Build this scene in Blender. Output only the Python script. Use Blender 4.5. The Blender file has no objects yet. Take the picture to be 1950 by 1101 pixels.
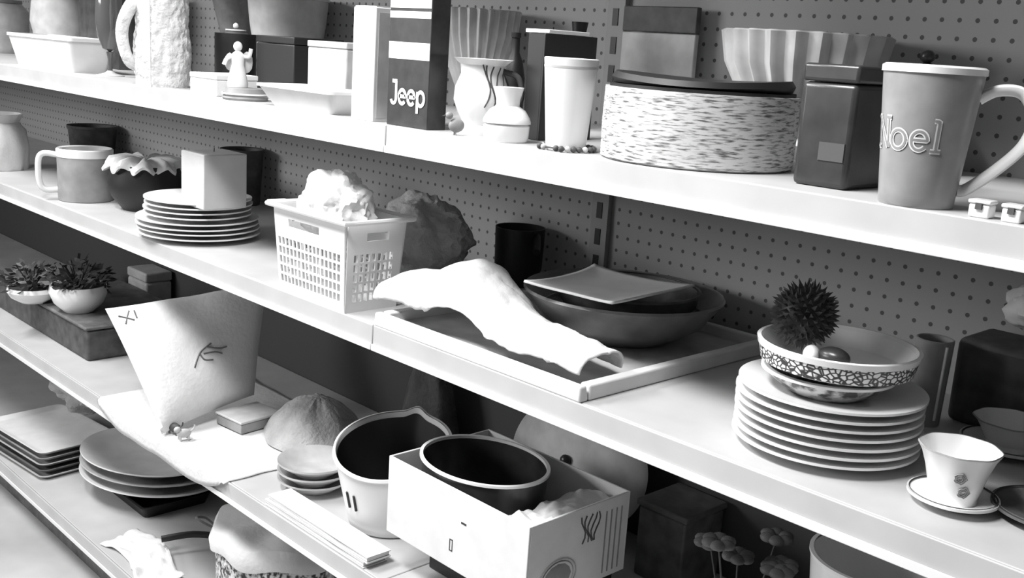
import bpy, bmesh, math, random
from mathutils import Vector, Matrix, noise
random.seed(7)
PI = math.pi
SC = bpy.context.scene
COL = SC.collection

# ---------------------------------------------------------------- camera
H = 1.45                       # eye height above the shop floor, metres
FPX = 2029.19                  # focal length in pixels of the 1950x1101 frame
XW = Vector((0.68645036, 0.20318242, -0.69821402))
YW = Vector((0.72438834, -0.10706369, 0.68102783))
ZW = Vector((0.06361952, -0.97326989, -0.22067688))
EYE = Vector((0, 0, H))
RIGHT = Vector((XW[0], YW[0], ZW[0])); DOWN = Vector((XW[1], YW[1], ZW[1])); FWD = Vector((XW[2], YW[2], ZW[2]))
def xat(px, py, y0): return at_y(px, py, y0).x
cam = bpy.data.objects.new('camera', bpy.data.cameras.new('camera'))
COL.objects.link(cam)
R3 = Matrix((RIGHT, -DOWN, -FWD)).transposed()
cam.matrix_world = Matrix.Translation(EYE) @ R3.to_4x4()
cam.data.sensor_width = 36
cam.data.lens = FPX / 1950 * 36
cam.data.clip_start = 0.05
SC.camera = cam

# ---------------------------------------------------------------- light and exposure
w = bpy.data.worlds.new('world'); SC.world = w; w.use_nodes = True
bg = w.node_tree.nodes['Background']
bg.inputs['Color'].default_value = (1, 1, 1, 1)
bg.inputs['Strength'].default_value = 0.03
def area(name, loc, aim, sx, sy, power):
    l = bpy.data.lights.new(name, 'AREA'); l.shape = 'RECTANGLE'; l.size = sx; l.size_y = sy; l.energy = power
    o = bpy.data.objects.new(name, l); COL.objects.link(o); o.location = loc
    o.rotation_euler = (Vector(aim) - Vector(loc)).to_track_quat('-Z', 'Y').to_euler()
    return o
area('ceiling_tube_light', (-3.0, -0.05, 2.9), (-1.7, 1.1, 0.9), 1.3, 0.35, 62)
area('ceiling_tube_light', (-1.1, -0.05, 2.8), (-0.6, 1.1, 0.9), 0.9, 0.3, 52)
area('aisle_fill', (-3.6, -2.0, 2.0), (-1.3, 1.3, 1.1), 1.6, 0.8, 52)  # unseen fill, added to lift the back wall under the upper shelf
vs = SC.view_settings
vs.view_transform = 'Standard'; vs.look = 'None'; vs.gamma = 1; vs.use_curve_mapping = False
vs.exposure = 0.35

# ---------------------------------------------------------------- picture-to-place measuring
def ray(px, py):
    return RIGHT * (px - 975) + DOWN * (py - 550.5) + FWD * FPX
def at_z(px, py, z): r = ray(px, py); return EYE + r * ((z - H) / r.z)
def at_y(px, py, y): r = ray(px, py); return EYE + r * (y / r.y)
def at_x(px, py, x): r = ray(px, py); return EYE + r * (x / r.x)
def depth(p): return (p - EYE).dot(FWD)
def height_at(x, y, py):
    """height z above (x, y) seen at picture row py"""
    a0 = x * XW[1] + y * YW[1]; b0 = x * XW[2] + y * YW[2]; k = (py - 550.5)
    return H + (k * b0 - FPX * a0) / (FPX * ZW[1] - k * ZW[2])
def round_at(l, r, pyf, z):
    """centre and radius of a round thing whose front touches row pyf on height z"""
    p = at_z((l + r) / 2, pyf, z); d = Vector((p.x, p.y, 0)).normalized()
    R = (r - l) / 2 * depth(p) / FPX
    for _ in range(3):
        c = p + d * R; R = (r - l) / 2 * depth(c) / FPX
    return c.x, c.y, R
def stand(l, r, pyf, z, ymin=1.004):
    """round_at, kept wholly behind the shelf lip"""
    x, y, R = round_at(l, r, pyf, z)
    for _ in range(3):
        if y < ymin + R:
            y = ymin + R; q = at_y((l + r) / 2, pyf, y); x = q.x; R = (r - l) / 2 * depth(q) / FPX
    return x, y, R
def round_y(l, r, py, y):
    p = at_y((l + r) / 2, py, y)
    return p.x, p.y, (r - l) / 2 * depth(p) / FPX

A, B, C, D = 1.321, 1.0, 0.565, 0.155     # shelf tops
WALL = 1.5

# ---------------------------------------------------------------- materials
MATS = {}
def mat(name, v, rough=0.5, var=0.0, scale=20, bump=0.0, bscale=60, metal=0.0, trans=0.0, spec=0.5):
    if name in MATS: return MATS[name]
    m = bpy.data.materials.new(name); m.use_nodes = True
    nt = m.node_tree; b = nt.nodes['Principled BSDF']
    b.inputs['Base Color'].default_value = (v, v, v, 1); b.inputs['Roughness'].default_value = rough
    b.inputs['Metallic'].default_value = metal; b.inputs['Transmission Weight'].default_value = trans
    b.inputs['Specular IOR Level'].default_value = spec
    tc = nt.nodes.new('ShaderNodeTexCoord')
    if var:
        n = nt.nodes.new('ShaderNodeTexNoise'); n.inputs['Scale'].default_value = scale; n.inputs['Detail'].default_value = 4
        nt.links.new(tc.outputs['Object'], n.inputs['Vector'])
        r = nt.nodes.new('ShaderNodeMapRange'); r.inputs[1].default_value = .3; r.inputs[2].default_value = .7
        r.inputs[3].default_value = max(0, v - var); r.inputs[4].default_value = min(1, v + var)
        nt.links.new(n.outputs['Fac'], r.inputs[0]); nt.links.new(r.outputs[0], b.inputs['Base Color'])
    if bump:
        n = nt.nodes.new('ShaderNodeTexNoise'); n.inputs['Scale'].default_value = bscale; n.inputs['Detail'].default_value = 5
        nt.links.new(tc.outputs['Object'], n.inputs['Vector'])
        bp = nt.nodes.new('ShaderNodeBump'); bp.inputs['Strength'].default_value = bump; bp.inputs['Distance'].default_value = 0.01
        nt.links.new(n.outputs['Fac'], bp.inputs['Height']); nt.links.new(bp.outputs[0], b.inputs['Normal'])
    MATS[name] = m
    return m
M_SHELF = mat('painted_steel_white', .5, .45, .04, 9)
M_FLOOR = mat('vinyl_floor', .5, .35, .08, 4)
M_BLACK = mat('black', .012, .5)
M_DARK = mat('dark_glaze', .035, .3, .015)
M_CHAR = mat('charcoal', .07, .6, .03, 30)
M_DGREY = mat('dark_grey', .13, .6, .05, 25)
M_GREY = mat('mid_grey', .28, .55, .06, 20)
M_LGREY = mat('light_grey', .5, .5, .08, 25)
M_CER = mat('white_ceramic', .86, .18, .03, 14)
M_WHITE = mat('white_card', .74, .7, .05, 18)
M_PLAST = mat('white_plastic', .8, .4)
M_CLOTH = mat('white_cloth', .7, .95, .03, 20, .15, 90)
M_GCLOTH = mat('grey_cloth', .42, .95, .1, 16, .5, 120)
M_DCLOTH = mat('dark_cloth', .07, .95, .03, 16, .5, 120)
M_RELIEF = mat('embossed_ceramic', .8, .35, .12, 45, 1.0, 55)
M_METAL = mat('chrome', .7, .2, metal=1.0)
M_LINE = mat('ink', .03, .6)

def mat_pegboard():
    m = bpy.data.materials.new('pegboard'); m.use_nodes = True; nt = m.node_tree; b = nt.nodes['Principled BSDF']
    b.inputs['Roughness'].default_value = .8
    g = nt.nodes.new('ShaderNodeNewGeometry'); s = nt.nodes.new('ShaderNodeSeparateXYZ')
    nt.links.new(g.outputs['Position'], s.inputs[0])
    def mth(op, a, v=None):
        n = nt.nodes.new('ShaderNodeMath'); n.operation = op
        if isinstance(a, float): n.inputs[0].default_value = a
        else: nt.links.new(a, n.inputs[0])
        if v is not None:
            if isinstance(v, float): n.inputs[1].default_value = v
            else: nt.links.new(v, n.inputs[1])
        return n.outputs[0]
    def cell(o):
        q = mth('ABSOLUTE', mth('SUBTRACT', mth('FRACT', mth('DIVIDE', mth('ADD', o, 20.0), .0254)), .5))
        return mth('MULTIPLY', q, q)
    d = mth('SQRT', mth('ADD', cell(s.outputs[0]), cell(s.outputs[2])))
    hole = mth('LESS_THAN', d, .13)
    mx = nt.nodes.new('ShaderNodeMapRange'); mx.inputs[3].default_value = .37; mx.inputs[4].default_value = .10
    nt.links.new(hole, mx.inputs[0]); nt.links.new(mx.outputs[0], b.inputs['Base Color'])
    return m
M_PEG = mat_pegboard()

def mat_pattern(name, lo, hi, scale, kind, rough=.5, stretch=(1, 1, 1), thr=.5, soft=.06):
    """two-tone printed or pierced pattern"""
    m = bpy.data.materials.new(name); m.use_nodes = True; nt = m.node_tree; b = nt.nodes['Principled BSDF']
    b.inputs['Roughness'].default_value = rough
    tc = nt.nodes.new('ShaderNodeTexCoord'); mp = nt.nodes.new('ShaderNodeMapping'); mp.inputs['Scale'].default_value = stretch
    nt.links.new(tc.outputs['Object'], mp.inputs[0])
    if kind == 'voronoi':
        t = nt.nodes.new('ShaderNodeTexVoronoi'); t.feature = 'DISTANCE_TO_EDGE'; t.inputs['Scale'].default_value = scale; out = t.outputs['Distance']
    elif kind == 'noise':
        t = nt.nodes.new('ShaderNodeTexNoise'); t.inputs['Scale'].default_value = scale; t.inputs['Detail'].default_value = 3; out = t.outputs['Fac']
    nt.links.new(mp.outputs[0], t.inputs['Vector'])
    r = nt.nodes.new('ShaderNodeMapRange'); r.inputs[1].default_value = thr - soft; r.inputs[2].default_value = thr + soft
    r.inputs[3].default_value = lo; r.inputs[4].default_value = hi
    nt.links.new(out, r.inputs[0]); nt.links.new(r.outputs[0], b.inputs['Base Color'])
    return m
M_PRINT = mat_pattern('newsprint', .12, .7, 95, 'noise', .7, (.6, .6, 4.5), .43, .09)
M_WOVEN = mat_pattern('basket_weave_ceramic', .04, .88, 135, 'voronoi', .4, (1, 1, 1.3), .13, .05)
M_FLORAL = mat_pattern('floral_glaze', .05, .5, 60, 'noise', .3, (1, 1, 1), .5, .08)
M_SPECK = mat_pattern('speckled_weave', .06, .75, 110, 'noise', .9, (1, 1, .7), .5, .08)
M_BOOK = mat_pattern('page_edges', .3, .85, 40, 'noise', .8, (.2, .2, 14), .45, .1)

# ---------------------------------------------------------------- mesh helpers
class MB:
    def __init__(s): s.v = []; s.f = []
    def add(s, v, f):
        k = len(s.v); s.v += [Vector(p) for p in v]; s.f += [tuple(i + k for i in q) for q in f]; return s
    def xf(s, M): s.v = [M @ p for p in s.v]; return s
    def join(s, o): return s.add(o.v, o.f)
    def box(s, x0, x1, y0, y1, z0, z1):
        return s.add([(x0, y0, z0), (x1, y0, z0), (x1, y1, z0), (x0, y1, z0), (x0, y0, z1), (x1, y0, z1), (x1, y1, z1), (x0, y1, z1)],
                     [(0, 3, 2, 1), (4, 5, 6, 7), (0, 1, 5, 4), (1, 2, 6, 5), (2, 3, 7, 6), (3, 0, 4, 7)])
    def hexa(s, b, t):
        return s.add(list(b) + list(t), [(0, 3, 2, 1), (4, 5, 6, 7), (0, 1, 5, 4), (1, 2, 6, 5), (2, 3, 7, 6), (3, 0, 4, 7)])
    def lathe(s, prof, seg=64, fn=None, cx=0, cy=0):
        """prof: (r, z) list; r 0 closes. fn(angle, r, z) -> (x, y, z) reshapes each ring"""
        rings = []; v = []; f = []
        for r, z in prof:
            if r <= 1e-6: rings.append([len(v)]); v.append((cx, cy, z)); continue
            ring = []
            for i in range(seg):
                a = 2 * PI * i / seg
                p = fn(a, r, z) if fn else (r * math.cos(a), r * math.sin(a), z)
                ring.append(len(v)); v.append((p[0] + cx, p[1] + cy, p[2]))
            rings.append(ring)
        for a, b in zip(rings, rings[1:]):
            if len(a) == 1 and len(b) == 1: continue
            for i in range(seg):
                j = (i + 1) % seg
                if len(a) == 1: f.append((a[0], b[j], b[i]))
                elif len(b) == 1: f.append((a[i], a[j], b[0]))
                else: f.append((a[i], a[j], b[j], b[i]))
        return s.add(v, f)
    def tube(s, pts, r, seg=10, flat=1.0, closed=False, up=None):
        pts = [Vector(p) for p in pts]; n = len(pts); v = []; f = []
        nrm = Vector(up) if up else Vector((0.123, 0.33, 0.94))
        for i, p in enumerate(pts):
            if closed: t = pts[(i + 1) % n] - pts[i - 1]
            else: t = pts[min(i + 1, n - 1)] - pts[max(i - 1, 0)]
            t.normalize()
            u = (nrm - t * nrm.dot(t)); u = u.normalized() if u.length > 1e-6 else t.orthogonal().normalized()
            if not up: nrm = u
            q = t.cross(u); rr = r(i / (n - 1)) if callable(r) else r
            for k in range(seg):
                a = 2 * PI * k / seg
                v.append(p + u * math.cos(a) * rr + q * math.sin(a) * rr * flat)
        m = n if closed else n - 1
        for i in range(m):
            for k in range(seg):
                a = i * seg; b = ((i + 1) % n) * seg; l = (k + 1) % seg
                f.append((a + k, a + l, b + l, b + k))
        if not closed:
            f.append(tuple(range(seg - 1, -1, -1))); f.append(tuple((n - 1) * seg + k for k in range(seg)))
        return s.add(v, f)
    def grid(s, nu, nv, fn, cu=False):
        v = [fn(i / (nu if cu else nu - 1), j / (nv - 1)) for i in range(nu) for j in range(nv)]; f = []
        for i in range(nu if cu else nu - 1):
            for j in range(nv - 1):
                a = i * nv + j; b = ((i + 1) % nu) * nv + j
                f.append((a, b, b + 1, a + 1))
        return s.add(v, f)
    def ball(s, c, rx, ry, rz, sub=3, fn=None):
        bm = bmesh.new(); bmesh.ops.create_icosphere(bm, subdivisions=sub, radius=1)
        v = []
        for p in bm.verts:
            q = p.co.copy(); k = fn(q) if fn else 1
            v.append((c[0] + q.x * rx * k, c[1] + q.y * ry * k, c[2] + q.z * rz * k))
        f = [tuple(x.index for x in q.verts) for q in bm.faces]; bm.free()
        return s.add(v, f)

def tag(o, label, cat, group=None):
    o['label'] = label; o['category'] = cat
    if group: o['group'] = group
    return o
def part(name, mb, m, parent=None, smooth=True, bevel=0, solid=0, label=None, sub=0, offs=-1):
    me = bpy.data.meshes.new(name); me.from_pydata([tuple(p) for p in mb.v], [], mb.f); me.update()
    bm = bmesh.new(); bm.from_mesh(me); bmesh.ops.remove_doubles(bm, verts=bm.verts, dist=1e-6)
    bmesh.ops.recalc_face_normals(bm, faces=bm.faces); bm.to_mesh(me); bm.free()
    me.materials.append(m)
    if smooth:
        me.shade_smooth(); me.set_sharp_from_angle(angle=.7)
    o = bpy.data.objects.new(name, me); COL.objects.link(o)
    if solid:
        d = o.modifiers.new('solid', 'SOLIDIFY'); d.thickness = solid; d.offset = offs
    if bevel:
        d = o.modifiers.new('bevel', 'BEVEL'); d.width = bevel; d.segments = 3; d.limit_method = 'ANGLE'
    if sub:
        d = o.modifiers.new('sub', 'SUBSURF'); d.levels = sub; d.render_levels = sub
    if parent: o.parent = parent
    if label: o['label'] = label
    return o
def thing(name, label, cat, loc, rz=0, group=None):
    o = bpy.data.objects.new(name, None); COL.objects.link(o); o.empty_display_size = .02
    o.location = loc; o.rotation_euler = (0, 0, rz)
    return tag(o, label, cat, group)
def struct(name, mb, m, **k):
    o = part(name, mb, m, **k); o['kind'] = 'structure'; return o
def copy_tree(o, parent=None):
    c = o.copy(); COL.objects.link(c); c.parent = parent
    for ch in list(o.children): copy_tree(ch, c)
    return c
def bez(ps, n=24):
    """smooth path through points"""
    ps = [Vector(p) for p in ps]; out = []
    for i in range(len(ps) - 1):
        p0 = ps[max(i - 1, 0)]; p1 = ps[i]; p2 = ps[i + 1]; p3 = ps[min(i + 2, len(ps) - 1)]
        for k in range(n):
            t = k / n
            out.append(.5 * ((2 * p1) + (p2 - p0) * t + (2 * p0 - 5 * p1 + 4 * p2 - p3) * t * t + (3 * p1 - p0 - 3 * p2 + p3) * t ** 3))
    out.append(ps[-1]); return out
def facing(x, y):
    """turn so that local -Y looks at the lens side of the aisle"""
    return math.atan2(y, x) - PI / 2
def cup_profile(rb, rt, h, t, foot=.0, curve=0.0, n=14):
    o = [(0, foot), (rb * .8, foot), (rb * .82, 0), (rb * .97, 0)]
    for i in range(n + 1):
        k = i / n; o.append((rb + (rt - rb) * k + curve * math.sin(PI * k), .002 + (h - .002) * k))
    o.append((rt - t * .5, h + t * .35))
    for i in range(n, -1, -1):
        k = i / n; o.append((rb + (rt - rb) * k + curve * math.sin(PI * k) - t, .002 + t + foot + (h - t - foot - .002) * k))
    o.append((0, t + foot)); return o
def plate_profile(r, h, t=.003):
    return [(0, 0), (r * .5, 0), (r * .55, .001), (r * .62, .004), (r * .8, h * .6), (r, h), (r, h + t), (r * .78, h * .6 + t), (r * .6, .005 + t), (r * .5, .002 + t), (0, .002 + t)]
def nz(p, s, seed=0): return noise.noise(Vector(p) * s + Vector((seed * 7.3, seed * 3.1, seed)))

# ================================================================ SETTING
XL, XR = -5.6, 0.9
struct('floor', MB().box(-7, 3, -3, 2.2, -.05, 0), M_FLOOR, smooth=False)
struct('wall_back', MB().box(XL, XR, WALL, WALL + .02, B - .041, 2.3), M_PEG, smooth=False)
struct('wall_back_lower', MB().box(XL, XR, WALL, WALL + .02, 0, B - .0412), mat('shade_panel', .06, .8), smooth=False)  # lower back panel coloured dark to stand in for shade under the shelves
# shelves: a deck, its folded front lip and its price rail
def shelf(i, z, label):
    t = thing('shelf', label, 'shelf', (0, 0, z))
    t['kind'] = 'structure'
    jx = {0: -1.325, 1: -1.34, 2: -1.3, 3: -1.3, 4: -1.3}[i]
    for (a, b) in ((XL, jx - .001), (jx + .001, XR)):
        part('deck', MB().box(a, b, 1.006, WALL - .002, -.025, 0), M_SHELF, t, bevel=.002)
        part('lip', MB().box(a, b, 1.0, 1.0045, -.041, 0.0005), M_SHELF, t, bevel=.0015)
        part('rail', MB().box(a, b, .9965, .9995, -.041, -.030), mat('rail_white', .8, .4), t, bevel=.001)
    return t
for i, (z, nm) in enumerate(((A, 'upper'), (B, 'middle'), (C, 'lower'), (D, 'bottom'), (1.80, 'added top'))):  # last one is an unseen shelf, added to shade the back wall
    o = shelf(i, z, nm + ' white steel shelf with a folded front lip')
    o.name = 'trim_%d' % (i + 1 if i < 4 else 6)
    for k in ('label', 'category'): del o[k]
struct('baseboard_front', MB().box(XL, XR, 1.06, 1.08, 0, D - .03), M_DGREY, smooth=False)
up = MB().box(-1.325, -1.285, WALL - .012, WALL - .001, 0, 2.3)
post = struct('trim_5', up, mat('post_grey', .3, .6), smooth=False)
sl = MB()
z = .05
while z < 2.25:
    sl.box(-1.312, -1.299, WALL - .0135, WALL - .0121, z, z + .03); z += .05
part('slot', sl, M_BLACK, post, smooth=False)

# ================================================================ UPPER SHELF
# ---- latte mug
cx, cy, r0 = stand(1672, 1808, 403, A)

ht = height_at(cx, cy, 130) - A
t = thing('latte_mug', 'tall grey flared mug with white rim and pale lettering at the right of the shelf', 'mug', (cx, cy, A), facing(cx, cy))
rt = r0 * 1.33
part('body', MB().lathe(cup_profile(r0, rt, ht, .004), 96), mat('mug_grey', .30, .3, .03, 40), t)
part('rim', MB().lathe([(rt + .0012, ht - .005), (rt + .0012, ht + .001), (rt - .002, ht + .003), (rt - .0052, ht + .001), (rt - .0052, ht - .005)], 96), M_CER, t, label='white glazed rim')
hp = bez([(rt - .004, 0, ht * .80), (rt + .012, 0, ht * .87), (rt + .034, 0, ht * .86), (rt + .047, 0, ht * .70), (rt + .042, 0, ht * .50), (rt + .020, 0, ht * .30), (r0 + .009, 0, ht * .15), (r0 + .001, 0, ht * .135)], 10)
hd = part('handle', MB().tube(hp, .0052, 12, 1.5, up=(0, 0, 0) if False else None), M_CER, t, label='white loop handle')
# stroke lettering wrapped on the mug
def ribbon(mb, pts, wd, wrap, n=5):
    P = []
    for a, b in zip(pts, pts[1:]):
        for k in range(n): P.append((a[0] + (b[0] - a[0]) * k / n, a[1] + (b[1] - a[1]) * k / n))
    P.append(pts[-1]); v = []; f = []
    for i, p in enumerate(P):
        a = P[max(i - 1, 0)]; b = P[min(i + 1, len(P) - 1)]
        dx, dy = b[0] - a[0], b[1] - a[1]; L = math.hypot(dx, dy) or 1
        v.append(wrap(p[0] - dy / L * wd / 2, p[1] + dx / L * wd / 2)); v.append(wrap(p[0] + dy / L * wd / 2, p[1] - dx / L * wd / 2))
    for i in range(len(P) - 1): f.append((2 * i, 2 * i + 1, 2 * i + 3, 2 * i + 2))
    mb.add(v, f)
def arc(cx_, cy_, rx, ry, a0, a1, n=20):
    return [(cx_ + rx * math.cos(math.radians(a0 + (a1 - a0) * i / n)), cy_ + ry * math.sin(math.radians(a0 + (a1 - a0) * i / n))) for i in range(n + 1)]
G = {'N': ([[(.0, 0), (.0, 1)], [(.0, 1), (.55, 0)], [(.55, 0), (.55, 1)], [(-.12, 0), (.12, 0)], [(-.15, 1), (.05, 1)], [(.43, 1), (.67, 1)]], .55),
     'o': ([arc(.27, .31, .27, .31, 0, 360)], .54),
     'e': ([[(.03, .34), (.5, .34)] + arc(.27, .32, .25, .31, 5, 320)], .5),
     'l': ([[(.0, 1), (.15, 1), (.15, 0)], [(-.02, 0), (.32, 0)]], .3),
     'J': ([[(.05, 1), (.42, 1)], [(.35, 1), (.35, .22)] + arc(.17, .2, .18, .2, 0, -170)[1:]], .38),
     'p': ([[(.06, -.35), (.06, .62)], arc(.3, .31, .24, .31, 0, 360)], .5)}
LAY = [0]
def word(txt, size, width, wrap, gap=.22):
    mb = MB(); x = 0
    for ch in txt:
        st, adv = G[ch]
        for s in st:
            LAY[0] = (LAY[0] + 1) % 9
            ribbon(mb, [((x + a) * size, b * size) for a, b in s], width, wrap)
        x += adv + gap
    return mb, x * size
def cone_wrap(u0, z0, off):
    def f(u, v):
        zz = z0 + v; rr = r0 + (rt - r0) * zz / ht + off + .00002 * LAY[0]
        a = -PI / 2 + (u + u0) / ((r0 + rt) / 2)
        return Vector((rr * math.cos(a), rr * math.sin(a), zz))
    return f
m1, _ = word('Noel', .029, .0050, cone_wrap(-.054, ht * .42, .0006), .17)
m2, _ = word('Noel', .029, .0022, cone_wrap(-.054, ht * .42, .0010), .17)
wd = part('lettering', m1, M_CER, t, smooth=False, label='white outlined letters')
part('letter_fill', m2, MATS['mug_grey'], wd, smooth=False)

# ---- tiny price figures at the right end
for k, (px, ww) in enumerate(((1862, .020), (1925, .018))):
    p = at_y(px + 8, 400, 1.022); t = thing('trinket_box', ('tiny white trinket box beside the foot of the tall grey mug', 'tiny white trinket box in the right corner of the upper shelf')[k], 'trinket box', (p.x, 1.022, A))
    part('body', MB().box(-ww / 2, ww / 2, -.008, .008, 0, .013), M_CER, t, bevel=.002)
    part('lid', MB().box(-ww / 2 - .001, ww / 2 + .001, -.009, .009, .0132, .017), M_CER, t, bevel=.0015)
    part('clasp', MB().box(-.003, .003, -.0102, -.0082, .008, .014), M_CHAR, t)

# ---- printed drum
cx, cy, R = stand(1140, 1500, 338, A)
cy = max(cy, 1.002 + R); ht = height_at(cx - .02, cy - R * .8, 168) - A
t = thing('hat_box', 'large round box covered in newsprint left of the tall grey mug', 'round box', (cx, cy, A), facing(cx, cy))
part('wall', MB().lathe([(R - .006, 0), (R, .003), (R + .001, ht * .5), (R, ht), (R - .005, ht), (R - .006, ht * .5), (R - .009, .006)], 96), M_PRINT, t)
part('bottom', MB().lathe([(0, .001), (R - .0065, .001), (R - .0065, .005), (0, .005)], 64), M_CHAR, t)
ring = MB().lathe([(R - .0055, ht - .03), (R - .0055, ht + .004), (R - .012, ht + .004), (R - .012, ht - .03)], 96)
part('lining', ring, M_BLACK, t, label='black lining band')
# contents: dark folded felt hat in it
hat = MB().lathe([(0, .008), (R * .55, .008), (R * .62, .012), (R * .66, ht + .003), (R - .010, ht + .0045), (R - .007, ht + .009), (R - .012, ht + .016), (R * .5, ht + .012), (0, ht + .008)], 64, lambda a, r, z: (r * math.cos(a), r * math.sin(a), z + (.003 * math.sin(2 * a + .6) if r > R * .7 and z > ht + .006 else 0)))
tag(part('felt_hat', hat, M_BLACK, None), 'black felt hat lying upside down in the newsprint round box', 'hat').location = (cx, cy, A + .0005)

# ---- dark canister behind the drum and mug
x0 = xat(1508, 330, 1.06); x1 = xat(1612, 330, 1.06); hh = height_at(x0, 1.06, 118) - A
t = thing('storage_tin', 'tall black box standing between the newsprint round box and the tall grey mug', 'box', ((x0 + x1) / 2, 1.06, A), 0)
wx = (x1 - x0) / 2
part('body', MB().box(-wx, wx, 0, .13, 0, hh - .02), M_DARK, t, bevel=.006)
part('lid', MB().box(-wx - .001, wx + .001, -.001, .131, hh - .0195, hh), M_DARK, t, bevel=.004)
part('label_band', MB().box(-wx * .1, wx - .006, -.0012, -.0002, .03, .05), mat('label_dark', .075, .6), t, label='faint paler label')
# dark ball ornament seen above the mug
cx2, cy2, r2 = round_y(1700, 1832, 110, 1.38)
zc = height_at(cx2, cy2, 70)
t = thing('teapot', 'round black teapot whose lid shows above the tall grey mug', 'teapot', (cx2, cy2, A))
r2 *= 1.0
part('body', MB().lathe([(0, 0), (r2 * .6, 0), (r2 * .95, .03), (r2, .06), (r2 * .9, .10), (r2 * .5, .125), (0, .13)], 48), M_DARK, t)
part('lid', MB().lathe([(r2 * .5, .127), (r2 * .45, .135), (r2 * .2, .143), (0, .145)], 32), M_DARK, t)
part('knob', MB().ball((0, 0, .152), .010, .010, .009, 2), M_DARK, t)
part('spout', MB().tube(bez([(r2 * .8, 0, .05), (r2 * 1.2, 0, .08), (r2 * 1.35, 0, .12)], 6), lambda k: .012 - .006 * k, 10), M_DARK, t)

# ---- fluted bowls at the back
def fluted(px_l, px_r, y, pyt, label, m, nfl=22):
    cx, cy, r = round_y(px_l, px_r, pyt, y); h = height_at(cx, cy, pyt) - A
    def fn(a, rr, z): q = rr * (1 + .06 * math.cos(nfl * a)) if z > .02 else rr; return (q * math.cos(a), q * math.sin(a), z)
    t = thing('fluted_bowl', label, 'bowl', (cx, cy, A))
    pr = [(0, 0), (r * .45, 0), (r * .5, .02), (r * .4, .03), (r * .7, h * .45), (r * .93, h * .75), (r, h), (r * .97, h + .002), (r * .9, h * .77), (r * .66, h * .47), (0, .04)]
    part('body', MB().lathe(pr, nfl * 8, fn), m, t)
fluted(1385, 1690, 1.37, 66, 'pale fluted bowl at the back of the shelf above the newsprint round box', M_LGREY)
fluted(838, 990, 1.40, 20, 'pale ribbed bowl at the back behind the white ribbed pitcher', M_LGREY, 26)
# dark framed picture high at the back
p0 = at_y(1185, 10, 1.46); p1 = at_y(1322, 55, 1.46)
t = thing('picture_frame', 'dark rectangular frame leaning on the back panel above the newsprint round box', 'picture frame', ((p0.x + p1.x) / 2, 1.465, A))
fw = (p1.x - p0.x) / 2; zt = p0.z - A; zb = height_at(p0.x, 1.46, 58) - A
part('panel', MB().box(-fw, fw, 0, .012, zb, zt), M_CHAR, t, bevel=.002)
part('stand_board', MB().box(-fw, fw, .001, .011, 0, zb - .001), M_LGREY, t, bevel=.002, label='pale lower board')

# ---- white tapered tumbler with chain
cx, cy, r = stand(1038, 1114, 290, A)
ht = height_at(cx, cy, 112) - A
t = thing('tumbler', 'white flared tumbler left of the newsprint round box', 'tumbler', (cx, cy, A))
part('body', MB().lathe(cup_profile(r, r * 1.36, ht, .003), 64), M_CER, t)
part('band', MB().lathe([(r * 1.31, ht * .9), (r * 1.335, ht * .9), (r * 1.345, ht * .925), (r * 1.32, ht * .925)], 64), M_LGREY, t, label='thin grey line under the rim')
pts = []
t = thing('bead_chain', 'dark beaded chain coiled around the foot of the white tumbler', 'chain', (cx, cy, A))
for i in range(26):
    a = 2 * PI * i / 26; rr = r + .009 + .003 * math.sin(3 * a); 
    if math.sin(a) * rr + cy < 1.008: rr = (cy - 1.008) / max(.001, -math.sin(a))
    if rr < r + .005: continue
    pts.append((rr * math.cos(a), rr * math.sin(a), .0045))
for i, q in enumerate(pts): part('bead', MB().ball(q, .0042, .0042, .0042, 2), M_CHAR if i % 3 else M_LGREY, t)
part('cord', MB().tube(pts, .0012, 6), M_CHAR, t)

# ---- black tall box with pale cap, left of tumbler
def wbox(name, label, cat, pxl, pxr, y0, dep, pyt, z, m, bev=.002, zlo=0, smooth=True):
    x0 = at_y(pxl, 300, y0).x; x1 = at_y(pxr, 300, y0).x
    h = height_at(x0, y0, pyt) - z
    t = thing(name, label, cat, ((x0 + x1) / 2, y0, z))
    w2 = (x1 - x0) / 2
    return t, w2, h
def xat_(px, py, y0): return at_y(px, py, y0).x
x0 = xat(998, 200, 1.10); x1 = xat(1030, 200, 1.10)
ht = height_at(x0, 1.10, 62) - A; t = thing('book', 'tall black hardback book standing between the lidded jar and the white tumbler', 'book', (x0, 1.10, A))
wv = x1 - x0
part('cover', MB().box(0, .004, 0, .11, 0, ht).box(wv - .004, wv, 0, .11, 0, ht).box(.004, wv - .004, 0, .004, 0, ht), M_BLACK, t, bevel=.001)
part('pages', MB().box(.0045, wv - .0045, .0045, .106, .003, ht - .006), M_BOOK, t, smooth=False)
t2 = part('envelope', MB().box(-.012, wv + .002, .005, .09, ht + .0005, ht + .006), M_CER, None, bevel=.001); t2.location = (x0, 1.10, A)
tag(t2, 'white envelope lying flat on top of the tall black book', 'envelope')
# black irregular bottle just left of the book
cx, cy, r = round_y(962, 1000, 100, 1.17); ht = height_at(cx, cy, 62) - A
t = thing('glass_bottle', 'black bottle rising behind the lidded jar', 'bottle', (cx, cy, A))
part('body', MB().lathe([(0, 0), (r * 1.1, 0), (r * 1.15, .01), (r * 1.15, ht * .55), (r * .8, ht * .72), (r * .45, ht * .8), (r * .42, ht * .95), (0, ht * .95)], 32), M_BLACK, t)
part('stopper', MB().lathe([(0, ht * .951), (r * .5, ht * .951), (r * .5, ht), (0, ht)], 24), M_BLACK, t)
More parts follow.
